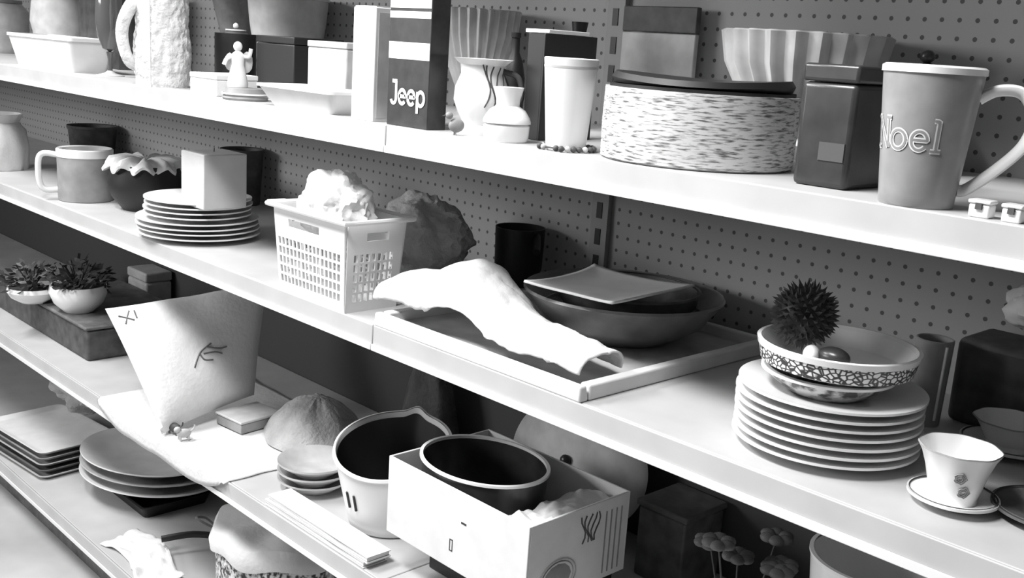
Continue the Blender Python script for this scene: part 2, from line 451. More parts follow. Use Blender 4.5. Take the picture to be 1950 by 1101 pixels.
# pale box and dark blob behind the tumbler
cx, cy, r = round_y(1082, 1122, 80, 1.36); ht = height_at(cx, cy, 42) - A
t = thing('vase', 'slim black vase against the back panel behind the white tumbler', 'vase', (cx, cy, A))
part('body', MB().lathe([(0, 0), (r, 0), (r * 1.2, ht * .3), (r * .9, ht * .6), (r * .5, ht * .8), (r * .8, ht), (r * .6, ht), (0, ht * .7)], 32), M_BLACK, t)
part('base_ring', MB().lathe([(r * 1.0, 0), (r * 1.1, 0), (r * 1.1, .008), (r * 1.0, .008)], 32), M_CHAR, t)
x0 = xat(1046, 100, 1.33)
t = thing('candle', 'broad pale candle block behind the white tumbler', 'candle', (x0 + .015, 1.32, A)); ht = height_at(x0, 1.32, 58) - A
part('wax', MB().lathe([(0, 0), (.024, 0), (.024, ht), (.02, ht + .001), (0, ht - .004)], 32), M_LGREY, t)
part('wick', MB().tube([(0, 0, ht - .004), (.001, 0, ht + .006)], .001, 6), M_BLACK, t)

# ---- lidded jar
cx, cy, r = stand(918, 1006, 284, A)
ht = height_at(cx, cy, 166) - A
t = thing('lidded_jar', 'small white lidded jar with a flared neck in front of the black book', 'jar', (cx, cy, A))
h1 = ht * .33
part('base', MB().lathe([(0, 0), (r * .9, 0), (r * .97, .004), (r, h1 * .9), (r * .9, h1), (0, h1)], 64), M_CER, t)
part('lid', MB().lathe([(0, h1 + .001), (r * 1.04, h1 + .001), (r * 1.04, h1 + .004), (r * .98, h1 + ht * .12), (r * .78, h1 + ht * .25), (r * .5, h1 + ht * .33), (r * .52, h1 + ht * .45), (r * .66, ht), (r * .60, ht), (r * .4, h1 + ht * .4), (0, h1 + ht * .38)], 64), M_CER, t)
# ---- ribbed pitcher
cx, cy, r = stand(860, 966, 262, A, 1.03)
ht = height_at(cx, cy, 112) - A
t = thing('pitcher', 'white pitcher with dark flowing ribs right of the tall dark printed carton', 'pitcher', (cx, cy, A), facing(cx, cy))
part('body', MB().lathe([(0, 0), (r * .75, 0), (r * .8, ht * .05), (r * .62, ht * .13), (r * .8, ht * .25), (r * 1.0, ht * .45), (r * .97, ht * .62), (r * .78, ht * .8), (r * .82, ht * .92), (r * 1.08, ht), (r * 1.04, ht), (r * .75, ht * .9), (r * .7, ht * .8), (r * .85, ht * .5), (0, ht * .2)], 72), M_CER, t)
rb = MB()
for k in range(7):
    a = -PI / 2 + .12 + k * .2
    def prf(zf):
        P = [(.13, .62), (.25, .8), (.45, 1.0), (.62, .97), (.8, .78), (.92, .82), (.97, .95)]
        for (z0, a0), (z1, a1) in zip(P, P[1:]):
            if zf <= z1: return a0 + (a1 - a0) * (zf - z0) / (z1 - z0)
        return P[-1][1]
    pts = []
    for i in range(16):
        zf = .38 + .55 * i / 15 - k * .01; aa = a + .18 * math.sin(i / 15 * 4 + k)
        pts.append((prf(zf) * r * 1.005 * math.cos(aa), prf(zf) * r * 1.005 * math.sin(aa), zf * ht))
    rb.tube(pts, .0011, 6)
part('rib', rb, M_CHAR, t, label='dark painted ribs')
part('handle', MB().tube(bez([(r * .7, -.01, ht * .85), (r * 1.25, -.012, ht * .78), (r * 1.4, -.012, ht * .52), (r * 1.1, -.01, ht * .38), (r * .85, -.008, ht * .36)], 8), .0045, 10), M_CHAR, t, label='dark curved handle')
# small figurine by the carton
cx, cy, r = stand(852, 876, 262, A)
t = thing('miniature_bird', 'tiny grey bird ornament between the dark printed carton and the white pitcher', 'ornament', (cx, max(cy, 1.015), A), 1.2)
part('body', MB().ball((0, 0, .014), .012, .008, .010, 3, lambda q: 1 + .15 * q.x).ball((-.010, 0, .028), .006, .0055, .0055, 2).tube([(0, .003, .006), (0, .003, 0)], .0012, 6).tube([(0, -.003, .006), (0, -.003, 0)], .0012, 6), M_GREY, t)
part('beak', MB().tube([(-.014, 0, .028), (-.021, 0, .027)], lambda k: .0018 * (1 - k) + .0002, 6), M_CHAR, t)

# ---- printed dark carton
y0 = 1.02
x0 = xat(737, 200, y0); x1 = xat(815, 200, y0); dp = 0.036
ht = height_at(x0, y0, -12) - A
t = thing('printed_carton', 'tall dark carton with white bands and a bold white brand word', 'carton', (x0, y0, A))
W = x1 - x0
part('body', MB().box(0, W, 0, dp, 0, ht), M_CHAR if False else mat('carton_black', .03, .45, .012, 40), t, bevel=.0015)
def zrow(py, x=None): return height_at(x if x is not None else x0, y0, py) - A
for (a, b, nm) in ((-5, 14, 'printed_band'), (20, 33, 'printed_band'), (78, 110, 'printed_band')):
    part(nm, MB().box(.0005, W - .001, -.0006, -.0001, zrow(b), zrow(a)), M_WHITE, t, smooth=False, label='white printed band')
def flat_wrap(u0, z0, y): return lambda u, v: Vector((u0 + u, y - .00006 * LAY[0], z0 + v))
m3, Lw = word('Jeep', 1, .2, flat_wrap(0, 0, 0), .16)
sz = (W * .84) / Lw
m3, Lw = word('Jeep', sz, sz * .17, flat_wrap(W * .11, zrow(194, x0), -.0008), .16)
part('lettering', m3, M_CER, t, smooth=False, label='bold white letters')
# ---- white carton next to it
x2 = xat(670, 150, 1.02); x3 = xat(712, 150, 1.02)
ht = height_at(x2, 1.02, 12) - A
t = thing('carton', 'tall white carton left of the dark printed carton', 'carton', (x2, 1.02, A))
W2 = x3 - x2
part('body', MB().box(0, W2, 0, .10, 0, ht), M_WHITE, t, bevel=.0015)
part('flap', MB().box(.002, W2 - .002, .002, .098, ht + .0003, ht + .0018), M_WHITE, t)
part('side_grey', MB().box(W2 + .0002, W2 + .0008, .006, .094, .006, ht - .008), M_LGREY, t, label='grey side panel')  # right face covered in grey, darker than the white front

# ---- loaf dish and grey canister
x0 = xat(506, 170, 1.03); x1 = xat(655, 200, 1.03); ht = height_at(x0, 1.03, 158) - A
t = thing('loaf_dish', 'white rectangular dish with sloping sides left of the tall white carton', 'dish', ((x0 + x1) / 2, 1.055, A))
w2 = (x1 - x0) / 2 * .96; hb = w2 * .8
mb = MB()
def rr(wx, wy, z, n=8, rad=.012):
    o = []
    for cx_, cy_, a0 in ((wx - rad, wy - rad, 0), (-wx + rad, wy - rad, 90), (-wx + rad, -wy + rad, 180), (wx - rad, -wy + rad, 270)):
        for i in range(n + 1): a = math.radians(a0 + 90 * i / n); o.append((cx_ + rad * math.cos(a), cy_ + rad * math.sin(a), z))
    return o
def loft(mb, rings, cap0=True, cap1=True):
    n = len(rings[0]); v = [p for r_ in rings for p in r_]; f = []
    for k in range(len(rings) - 1):
        for i in range(n): j = (i + 1) % n; f.append((k * n + i, k * n + j, (k + 1) * n + j, (k + 1) * n + i))
    if cap0: f.append(tuple(range(n - 1, -1, -1)))
    if cap1: f.append(tuple((len(rings) - 1) * n + i for i in range(n)))
    return mb.add(v, f)
loft(mb, [rr(hb, .028, 0), rr(w2, .05, ht), rr(w2 - .004, .046, ht), rr(hb - .003, .025, .004)])
part('dish_body', mb, M_WHITE, t)
part('rim', loft(MB(), [rr(w2 + .001, .051, ht - .004), rr(w2 + .001, .051, ht + .001), rr(w2 - .004, .046, ht + .001), rr(w2 - .004, .046, ht - .004)], False, False), M_WHITE, t)
x0 = xat(586, 100, 1.13); x1 = xat(660, 100, 1.13); ht = height_at(x0, 1.13, 76) - A
t = thing('canister', 'square light grey canister behind the white sloping dish', 'canister', (x0, 1.13, A))
part('body', MB().box(0, x1 - x0, 0, .11, 0, ht - .012), M_LGREY, t, bevel=.003)
part('lid', MB().box(-.001, x1 - x0 + .001, -.001, .111, ht - .0115, ht), M_LGREY, t, bevel=.002)
x0 = xat(488, 100, 1.2); x1 = xat(560, 100, 1.2); ht = height_at(x0, 1.2, 66) - A
t = thing('tin', 'square black tin behind the figurine and the white sloping dish', 'tin', (x0, 1.2, A))
part('body', MB().box(0, x1 - x0, 0, .12, 0, ht - .015), M_BLACK, t, bevel=.003)
part('lid', MB().box(-.001, x1 - x0 + .001, -.001, .121, ht - .0145, ht), M_BLACK, t, bevel=.002)
# pale soft bowl behind
cx, cy, r = round_y(490, 640, 30, 1.42); ht = height_at(cx, cy, 2) - A
t = thing('mixing_bowl', 'wide pale bowl at the back above the square black tin', 'bowl', (cx, min(cy, WALL - r - .01), A))
part('body', MB().lathe(cup_profile(r * .5, r, ht, .004, 0, .01), 48), M_LGREY, t)
part('rim', MB().lathe([(r - .002, ht), (r + .003, ht + .001), (r + .003, ht + .006), (r - .002, ht + .006)], 48), M_LGREY, t)

# ---- angel figurine on a round grey stand
cx, cy, r = stand(424, 510, 194, A)

t = thing('round_trinket_dish', 'low round grey dish under the little white statuette', 'dish', (cx, cy, A))
part('dish_body', MB().lathe([(0, 0), (r * .95, 0), (r, .004), (r * .93, .010), (r * .85, .022), (0, .022)], 48), M_GREY, t)
part('rim', MB().lathe([(r * .96, .0105), (r * 1.03, .0105), (r * 1.03, .0135), (r * .96, .0135)], 48), M_CER, t)
t = thing('statuette', 'little white statuette with raised arms on a low round dish', 'statuette', (cx - .02, cy - .005, A + .0225), facing(cx, cy))
hh = height_at(cx - .02, cy, 80) - A - .0225; s = hh / .09
part('figure', MB().lathe([(0, 0), (.020 * s, 0), (.021 * s, .008 * s), (.016 * s, .03 * s), (.012 * s, .045 * s), (.013 * s, .06 * s), (.011 * s, .067 * s), (.005 * s, .072 * s), (0, .073 * s)], 32)
     .ball((0, 0, .081 * s), .009 * s, .009 * s, .010 * s, 3)
     .tube(bez([(-.010 * s, 0, .062 * s), (-.022 * s, -.004, .055 * s), (-.027 * s, -.006, .044 * s)], 5), .004 * s, 8)
     .tube(bez([(.010 * s, 0, .062 * s), (.022 * s, -.002, .062 * s), (.026 * s, -.002, .078 * s)], 5), .004 * s, 8), M_CER, t)
part('wing', MB().ball((.018 * s, .006, .05 * s), .012 * s, .003, .022 * s, 2).ball((-.016 * s, .006, .05 * s), .010 * s, .003, .018 * s, 2), M_LGREY, t)
# low white box
x0 = xat(362, 160, 1.03); x1 = xat(412, 160, 1.03); ht = height_at(x0, 1.03, 136) - A
t = thing('low_box', 'low white box between the embossed jug and the little white statuette', 'box', (x0, 1.03, A))
part('body', MB().box(0, x1 - x0, 0, .09, 0, ht * .75), M_WHITE, t, bevel=.002)
part('lid', MB().box(-.001, x1 - x0 + .001, -.001, .091, ht * .755, ht), M_WHITE, t, bevel=.002)
# dark lantern with knob behind the statuette
cx, cy, r = round_y(410, 488, 60, 1.2); ht = height_at(cx, cy, 64) - A
t = thing('lidded_pot', 'black round pot with a small white knob behind the little white statuette', 'pot', (cx, cy, A))
part('body', MB().lathe([(0, 0), (r * .9, 0), (r, .01), (r, ht), (r * .94, ht), (0, ht * .9)], 48), M_BLACK, t)
part('rim', MB().lathe([(r * .42, ht + .006), (r * .5, ht + .006), (r * .5, ht + .009), (r * .42, ht + .009)], 32), M_CER, t, label='thin white ring')
part('lid', MB().lathe([(0, ht * .95), (r * .6, ht), (r * .45, ht + .0055), (r * .12, ht + .010), (0, ht + .010)], 32), M_CHAR, t)
part('knob', MB().ball((0, 0, ht + .016), .006, .006, .007, 2), M_CER, t, label='small white knob')
cx, cy, r = round_y(400, 500, 20, 1.36); ht = height_at(cx, cy, -20) - A
t = thing('lampshade', 'dark conical shade hanging low at the back above the statuette', 'lampshade', (cx, cy, A))
part('shade', MB().lathe([(r * .35, .06), (r * 1.0, ht), (r * .97, ht), (r * .32, .06)], 48), M_DGREY, t)
part('stem', MB().lathe([(0, 0), (r * .6, 0), (r * .6, .01), (.006, .015), (.006, .075), (r * .34, .08), (0, .082)], 32), M_CHAR, t)

# ---- embossed jug
cx, cy, r = stand(258, 362, 168, A)
ht = height_at(cx, cy, -14) - A
t = thing('embossed_jug', 'big white embossed jug with a side handle on the upper shelf', 'jug', (cx, cy, A), facing(cx, cy))
def jf(a, rr_, z):
    p = Vector((rr_ * math.cos(a), rr_ * math.sin(a), z)); k = 1 + .055 * nz(p, 60, 2) + .04 * nz(p, 120, 5)
    return (p.x * k, p.y * k, z)
pr = [(0, 0), (r * .9, 0)] + [(r * (.9 + .1 * math.sin(PI * min(1, k / 26))), .003 + ht * k / 40) for k in range(41)] + [(r * .86, ht + .003), (r * .8, ht), (r * .84, ht * .5), (0, .01)]
part('body', MB().lathe(pr, 128, jf), M_RELIEF, t)
part('seam', MB().tube([(-r * .42, -r * .93, .004), (-r * .42, -r * .93, ht)], .0016, 8), M_CER, t, label='raised white seam')
part('handle', MB().tube(bez([(-r * .8, 0, ht * .9), (-r * 1.05, -.01, ht * .84), (-r * 1.32, -.01, ht * .66), (-r * 1.36, -.01, ht * .48), (-r * 1.15, -.01, ht * .26), (-r * .8, 0, ht * .20)], 8), lambda k: .011 + .004 * math.sin(PI * k) * 0 + (.004 * (1 - k)), 12), M_RELIEF, t)

# ---- glass carafe
cx, cy, r = stand(184, 236, 146, A)
ht = height_at(cx, cy, -10) - A
t = thing('glass_goblet', 'dark glass goblet with a pale foot left of the embossed jug', 'goblet', (cx, cy, A))
M_GLASS = mat('smoked_glass', .10, .06, spec=.9)
part('bowl', MB().lathe([(0, ht * .3), (r * .5, ht * .34), (r * .85, ht * .5), (r * .95, ht * .75), (r * .9, ht), (r * .86, ht), (r * .8, ht * .5), (0, ht * .36)], 48), M_GLASS, t)
part('stem', MB().lathe([(0, .012), (.006, .012), (.005, ht * .2), (.008, ht * .3), (0, ht * .31)], 24), M_GLASS, t)
part('foot', MB().lathe([(0, 0), (r, 0), (r, .002), (r * .4, .007), (.006, .013), (0, .013)], 48), M_LGREY, t, label='pale glass foot')
# dark backdrop pieces: black book pair between planter and jug
x0 = xat(150, 60, 1.28); x1 = xat(225, 60, 1.28); ht = height_at(x0, 1.28, -20) - A
t = thing('folder', 'black upright folder behind the dark glass goblet', 'folder', (x0, 1.28, A))
part('cover', MB().box(0, .003, 0, .18, 0, ht).box(x1 - x0 - .003, x1 - x0, 0, .18, 0, ht).box(.003, x1 - x0 - .003, 0, .003, 0, ht), M_CHAR, t, bevel=.001)
part('pages', MB().box(.0035, x1 - x0 - .0035, .0035, .175, .003, ht - .008), M_GREY, t, smooth=False)

# ---- planter at the left end
x0 = xat(12, 60, 1.04); x1 = xat(132, 70, 1.04); ht = height_at(x0, 1.04, 62) - A
w2 = (x1 - x0) / 2
t = thing('planter', 'white rectangular planter at the left end of the upper shelf', 'planter', ((x0 + x1) / 2, 1.10, A))
part('body', loft(MB(), [rr(w2 * .86, .045, 0), rr(w2, .06, ht), rr(w2 - .006, .054, ht), rr(w2 * .84, .04, .008)]), M_WHITE, t)
part('rim', loft(MB(), [rr(w2 + .002, .062, ht - .006), rr(w2 + .002, .062, ht + .002), rr(w2 - .006, .054, ht + .002), rr(w2 - .006, .054, ht - .006)], False, False), M_WHITE, t)
part('soil', MB().box(-w2 * .8, w2 * .8, -.036, .036, ht * .3, ht * .86), M_CHAR, t, smooth=False)
cx, cy, r = round_y(62, 182, 40, 1.30); ht = height_at(cx, cy, -20) - A
t = thing('round_pot', 'big round light grey pot behind the white planter', 'pot', (cx, cy, A))
part('body', MB().lathe([(0, 0), (r * .6, 0), (r * .85, ht * .25), (r, ht * .55), (r * .95, ht * .8), (r * .8, ht), (r * .74, ht), (r * .85, ht * .75), (0, ht * .2)], 48), M_LGREY, t)
part('rim', MB().lathe([(r * .79, ht), (r * .84, ht), (r * .84, ht + .006), (r * .79, ht + .006)], 48), M_LGREY, t)
cx, cy, r = round_y(-70, 50, 40, 1.30); ht = height_at(cx, cy, 5) - A
t = thing('storage_jar', 'pale storage jar cut by the left edge behind the white planter', 'jar', (cx, cy, A))
part('body', MB().lathe([(0, 0), (r * .9, 0), (r, .02), (r, ht * .85), (r * .8, ht), (0, ht)], 48), M_LGREY, t)
part('lid', MB().lathe([(0, ht + .001), (r * .82, ht + .001), (r * .82, ht + .012), (0, ht + .014)], 48), M_GREY, t)

# ================================================================ MIDDLE SHELF
# ---- basket with cloth
p0 = at_y(524, 400, 1.004); p1 = at_y(655, 440, 1.004)
bx0, bx1 = -1.625, -1.425; by0, by1 = 1.004, 1.11; bh = .155
t = thing('slotted_basket', 'white slotted plastic basket on the middle shelf holding crumpled cloth', 'basket', ((bx0 + bx1) / 2, (by0 + by1) / 2, B))
bw, bd = (bx1 - bx0) / 2, (by1 - by0) / 2
def wall(mb, P, Q, nh, holes):
    """P,Q bottom corners; wall leans outwards to the top; holes(i,j) drops the cell"""
    P = Vector(P); Q = Vector(Q); out = Vector(((Q - P).y, -(Q - P).x, 0)).normalized()
    L = (Q - P).length; us = [0]; du = .0115
    n = int((L - .016) / du); m0 = (L - n * du) / 2
    us = [0]; 
    for i in range(n): us += [m0 + i * du, m0 + i * du + .0074]
    us += [L]
    zs = [0, .018]; zz = .018
    while zz + .017 < bh - .045: zs += [zz + .0132, zz + .017]; zz += .017
    zs += [bh - .034, bh - .020, bh]
    def pt(u, z): k = z / bh; q = P + (Q - P) * (u / L); ctr = (P + Q) / 2; q = ctr + (q - ctr) * (1 + .09 * k); return q + out * .010 * k + Vector((0, 0, z))
    v = [pt(u, z) for u in us for z in zs]; f = []; nz_ = len(zs)
    for i in range(len(us) - 1):
        for j in range(nz_ - 1):
            hole = (i % 2 == 1) and (j % 2 == 1) and j < nz_ - 4
            if j == nz_ - 3 and holes(us[i], L) : hole = True
            if hole: continue
            a = i * nz_ + j; b = (i + 1) * nz_ + j
            f.append((a, b, b + 1, a + 1))
    mb.add(v, f)
top_hole = lambda u, L: L * .2 < u < L * .62
wb = MB()
wall(wb, (-bw, -bd, 0), (bw, -bd, 0), 7, top_hole); wall(wb, (bw, -bd, 0), (bw, bd, 0), 7, lambda u, L: L * .3 < u < L * .7)
wall(wb, (bw, bd, 0), (-bw, bd, 0), 7, top_hole); wall(wb, (-bw, bd, 0), (-bw, -bd, 0), 7, lambda u, L: L * .3 < u < L * .7)
part('body', wb, M_PLAST, t, smooth=False, solid=.0025, offs=0)
part('bottom', MB().box(-bw + .0015, bw - .0015, -bd + .0015, bd - .0015, .002, .005), M_PLAST, t)
k = 1.09
rim = [(x, y, bh) for x, y in ((-bw * k - .012, -bd * k - .012), (bw * k + .012, -bd * k - .012), (bw * k + .012, bd * k + .012), (-bw * k - .012, bd * k + .012))]
rp = []
for i in range(4):
    a = Vector(rim[i]); b = Vector(rim[(i + 1) % 4])
    for q in range(12): rp.append(a.lerp(b, q / 12))
part('rim', MB().tube(rp, .0045, 8, closed=True, up=(0, 0, 1)), M_PLAST, t)
part('handle_tab', MB().box(-bw * k - .03, -bw * k - .012, -bd - .008, -bd + .03, bh - .006, bh + .003), M_PLAST, t, bevel=.002)
def crumple(name, c, rx, ry, rz, m, label, cat, seed=1, amp=.25, sc=2.2, sub=5):
    o = part(name, MB().ball((0, 0, 0), rx, ry, rz, sub, lambda q: 1 + amp * nz(q, sc, seed) + amp * .45 * abs(nz(q, sc * 2.3, seed + 3)) + amp * .2 * nz(q, sc * 5, seed + 5)), m)
    o.location = c; return tag(o, label, cat)
crumple('crumpled_cloth', ((bx0 + bx1) / 2 - .004, (by0 + by1) / 2, B + .162), .076, .054, .062, M_CLOTH, 'white crumpled cloth bulging out of the slotted basket', 'cloth', 3)

# ---- plush / grey bag behind
q = at_y(808, 470, 1.28)
crumple('fabric_bundle', (q.x, 1.28, B + .082), .10, .075, .078, M_GCLOTH, 'rounded grey fabric bundle behind the slotted basket', 'fabric bundle', 8, .3, 1.8)
# dark tin behind
cx, cy, r = round_y(940, 1035, 490, 1.43)
ht = height_at(cx, cy, 432) - B
t = thing('cooking_pan', 'round black pan standing at the back left of the white square plate', 'pan', (cx, min(cy, WALL - r - .01), B))
part('body', MB().lathe([(0, 0), (r * .8, 0), (r * .95, ht * .3), (r, ht), (r * .95, ht), (r * .9, ht * .3), (0, .008)], 48), M_BLACK, t)
part('handle', MB().tube(bez([(r * .95, 0, ht * .9), (r * 1.4, -.02, ht * .8), (r * 1.8, -.04, ht * .72)], 6), .007, 10), M_BLACK, t)

# ---- tray, big dish, square plate, napkin
tx0, tx1, ty0, ty1 = -1.34, -.886, 1.001, 1.46
t = thing('serving_tray', 'white rimmed rectangular tray lying on the middle shelf under the big dark dish', 'tray', ((tx0 + tx1) / 2, (ty0 + ty1) / 2, B))
tw, td = (tx1 - tx0) / 2, (ty1 - ty0) / 2
part('base', MB().box(-tw + .012, tw - .012, -td + .012, td - .012, .001, .006), M_LGREY, t)
for (a, b, c, d) in ((-tw, tw, -td, -td + .018), (-tw, tw, td - .018, td)): part('tray_edge', MB().hexa([(a, c, 0), (b, c, 0), (b, d, 0), (a, d, 0)], [(a + .001, c + .001, .022), (b - .001, c + .001, .022), (b - .001, d - .004, .022), (a + .001, d - .004, .022)]), M_WHITE, t, bevel=.003)
for (a, b) in ((-tw, -tw + .018), (tw - .018, tw)): part('tray_edge', MB().box(a, b, -td + .0185, td - .0185, 0, .022), M_WHITE, t, bevel=.003)
dx, dy = -1.075, 1.300
R = .162
t = thing('round_platter', 'big deep grey round dish on the white tray', 'dish', (dx, dy, B + .0065))
part('bowl', MB().lathe([(0, 0), (R * .5, 0), (R * .55, .006), (R * .8, .03), (R * .96, .065), (R, .072), (R * .985, .076), (R * .93, .068), (R * .75, .036), (R * .5, .012), (0, .010)], 96), mat('dish_grey', .16, .3, .04, 30), t)
part('inner_ring', MB().lathe([(R * .78, .0425), (R * .8, .0455), (R * .785, .0455)], 96), M_GREY, t)
t = thing('inner_bowl', 'dark shallow bowl nested in the big grey dish', 'bowl', (dx + .005, dy + .005, B + .021))
part('bowl', MB().lathe([(0, 0), (R * .45, 0), (R * .5, .01), (R * .68, .045), (R * .7, .066), (R * .68, .066), (R * .64, .045), (R * .4, .012), (0, .006)], 80), M_CHAR, t)
part('rim', MB().lathe([(R * .69, .064), (R * .715, .064), (R * .715, .068), (R * .69, .068)], 80), M_DGREY, t)
# square white plate with drawn-out corners
pz = B + .094
cor = [at_z(996, 551, pz), at_z(1130, 518, pz), at_z(1322, 558, pz), at_z(1165, 594, pz)]
ctr = sum(cor, Vector()) / 4
def plate4(u, v):
    a = cor[0].lerp(cor[1], u); b = cor[3].lerp(cor[2], u); p = a.lerp(b, v) - ctr
    e = max(abs(2 * u - 1), abs(2 * v - 1)); k = 1 - .10 * (e ** 2) * (1 - min(abs(2 * u - 1), abs(2 * v - 1)) ** 2)
    return Vector((p.x * k, p.y * k, .004 + .007 * (e ** 3) + .004 * (abs((2 * u - 1) * (2 * v - 1)) ** 3) - .001))
o = part('square_plate', MB().grid(28, 28, plate4), M_WHITE, solid=.004, offs=-1)
o.location = (ctr.x, ctr.y, pz - .003); tag(o, 'white square plate with drawn-out corners on top of the dark nested bowls', 'plate')

# white napkin bundle along the front
def nap(u, v):
    # u along the shelf left to right, v from the back foot over the ridge to the front lip
    x = -1.372 + .462 * u
    hg = .026 + .026 * math.exp(-((u - .08) / .12) ** 2) + .068 * math.exp(-((u - .34) / .17) ** 2) + .012 * math.exp(-((u - .8) / .15) ** 2)
    wd = .052 + .026 * math.exp(-((u - .38) / .25) ** 2) - .03 * max(0, u - .75)
    a = PI * v * .97
    y = 1.022 + wd + wd * math.cos(a)
    z = .0245 + hg * max(0, math.sin(a)) ** .6
    lift = .052 * math.exp(-((u - .42) / .15) ** 2)
    if v > .6: z = max(z, .0245 + lift * (1 - .25 * (v - .6) / .4))
    p = Vector((x, y, z)); k = nz(p, 20, 4) * .006 + nz(p, 55, 6) * .0025 - .0035 * max(0, 1 - abs(((u * 1.6 + v * 1.1) * 2.2) % 1 - .5) / .07)
    return Vector((x + k * .5, y + k * .3 + .004 * math.sin(u * 14) * v, max(.0245, z + k)))
o = part('napkin', MB().grid(90, 44, nap), M_CLOTH, solid=.0025, offs=0)
o.location = (0, 0, B); tag(o, 'long white folded napkin arched along the front of the tray', 'napkin')

# ---- plates and bowls, right
cx, cy, R = stand(1387, 1732, 910, B)
pl = part('dinner_plate', MB().lathe(plate_profile(R, .013), 96), M_CER)
n = 7
for i in range(n):
    o = pl if i == 0 else pl.copy()
    if i: COL.objects.link(o)
    o.location = (cx + random.uniform(-.0015, .0015), cy + random.uniform(-.0015, .0015), B + .0002 + i * .0106)
    pos = ['bottom of the stack', 'second from the bottom', 'third from the bottom', 'in the middle of the stack', 'third from the top', 'second from the top', 'topmost of the stack'][i]
    tag(o, 'white dinner plate under the woven-look bowl, ' + pos, 'plate', 'dinner plates stacked on the middle shelf')
zt = B + (n - 1) * .0106 + .0055
r2 = .145 / 2
t = thing('patterned_bowl', 'small dark floral bowl between the dinner plates and the woven-look bowl', 'bowl', (cx - .005, cy - .004, zt))
hz = .025
part('bowl', MB().lathe([(0, .001), (r2 * .6, 0), (r2 * .7, .004), (r2 * .95, hz * .7), (r2 * 1.02, hz), (r2 * .96, hz), (r2 * .6, .008), (0, .006)], 72), M_FLORAL, t)
part('rim', MB().lathe([(r2 * 1.0, hz), (r2 * 1.09, hz), (r2 * 1.09, hz + .003), (r2 * .97, hz + .003)], 72), M_CER, t, label='white rim')
cx3, cy3, r3 = cx, cy, (1745 - 1441) / 2 * depth(Vector((cx, cy, B + .12))) / FPX
p = at_z(1592, 645, B + .15); 
zr = height_at(cx, cy, 652)
zb = zt + hz + .0035
hb_ = zr - zb
t = thing('woven_bowl', 'white woven-look bowl on top of the plate stack holding a dark spiky ball', 'bowl', (cx + .002, cy, zb))
part('bowl', MB().lathe([(0, .001), (r3 * .66, 0), (r3 * .80, .004), (r3 * .93, hb_ * .25), (r3 * .975, hb_ * .8), (r3 * .92, hb_ * .85), (r3 * .82, hb_ * .3), (r3 * .6, .008), (0, .006)], 96), M_WOVEN, t)
part('rim', MB().lathe([(r3 * .925, hb_ * .8), (r3 * .985, hb_ * .79), (r3 * 1.0, hb_), (r3 * .95, hb_ * 1.02), (r3 * .915, hb_ * .9)], 96), M_CER, t, label='plain white rim')
part('lining', MB().lathe([(r3 * .915, hb_ * .9), (r3 * .80, hb_ * .32), (r3 * .58, .0095), (0, .0075)], 96), M_CER, t)
# spiky ball
bx_, by_ = at_z(1528, 630, zr + .02).x, at_z(1528, 630, zr + .02).y
bc = Vector((cx - .045, cy - .005, 0)); rb_ = .040
t = thing('pine_cone_ball', 'dark spiky ball resting in the woven-look bowl', 'ornament', (bc.x, bc.y, zb + .019 + rb_))
part('core', MB().ball((0, 0, 0), rb_ * .86, rb_ * .86, rb_ * .86, 3), M_BLACK, t)
sp = MB()
for i in range(260):
    zc_ = 1 - 2 * (i + .5) / 260; a = i * 2.399963; q = Vector((math.sqrt(1 - zc_ * zc_) * math.cos(a), math.sqrt(1 - zc_ * zc_) * math.sin(a), zc_))
    tn = q.orthogonal().normalized(); bn = q.cross(tn); r_ = rb_ * .8
    k0 = len(sp.v); L = rb_ * random.uniform(1.0, 1.14)
    sp.add([q * r_ + tn * .004, q * r_ - tn * .002 + bn * .0035, q * r_ - tn * .002 - bn * .0035, q * L + tn * random.uniform(-.003, .003)], [(0, 1, 3), (1, 2, 3), (2, 0, 3)])
o = part('spikes', sp, M_CHAR, t, smooth=False)
o = part('egg', MB().ball((0, 0, 0), .020, .014, .012, 3), M_DARK); o.location = (cx + .022, cy - .045, zb + .034)
o.location.z = zb + .028
tag(o, 'small dark egg-shaped ornament in the woven-look bowl right of the spiky ball', 'ornament')
o = part('shell', MB().ball((0, 0, 0), .010, .022, .010, 3), M_CER); o.location = (cx - .004, cy - .05, zb + .026); o.rotation_euler = (0, 0, .5)  # solid white shape standing in for a highlight in the bowl
tag(o, 'white highlight built as a small solid between the spiky ball and the dark egg ornament', 'shell')

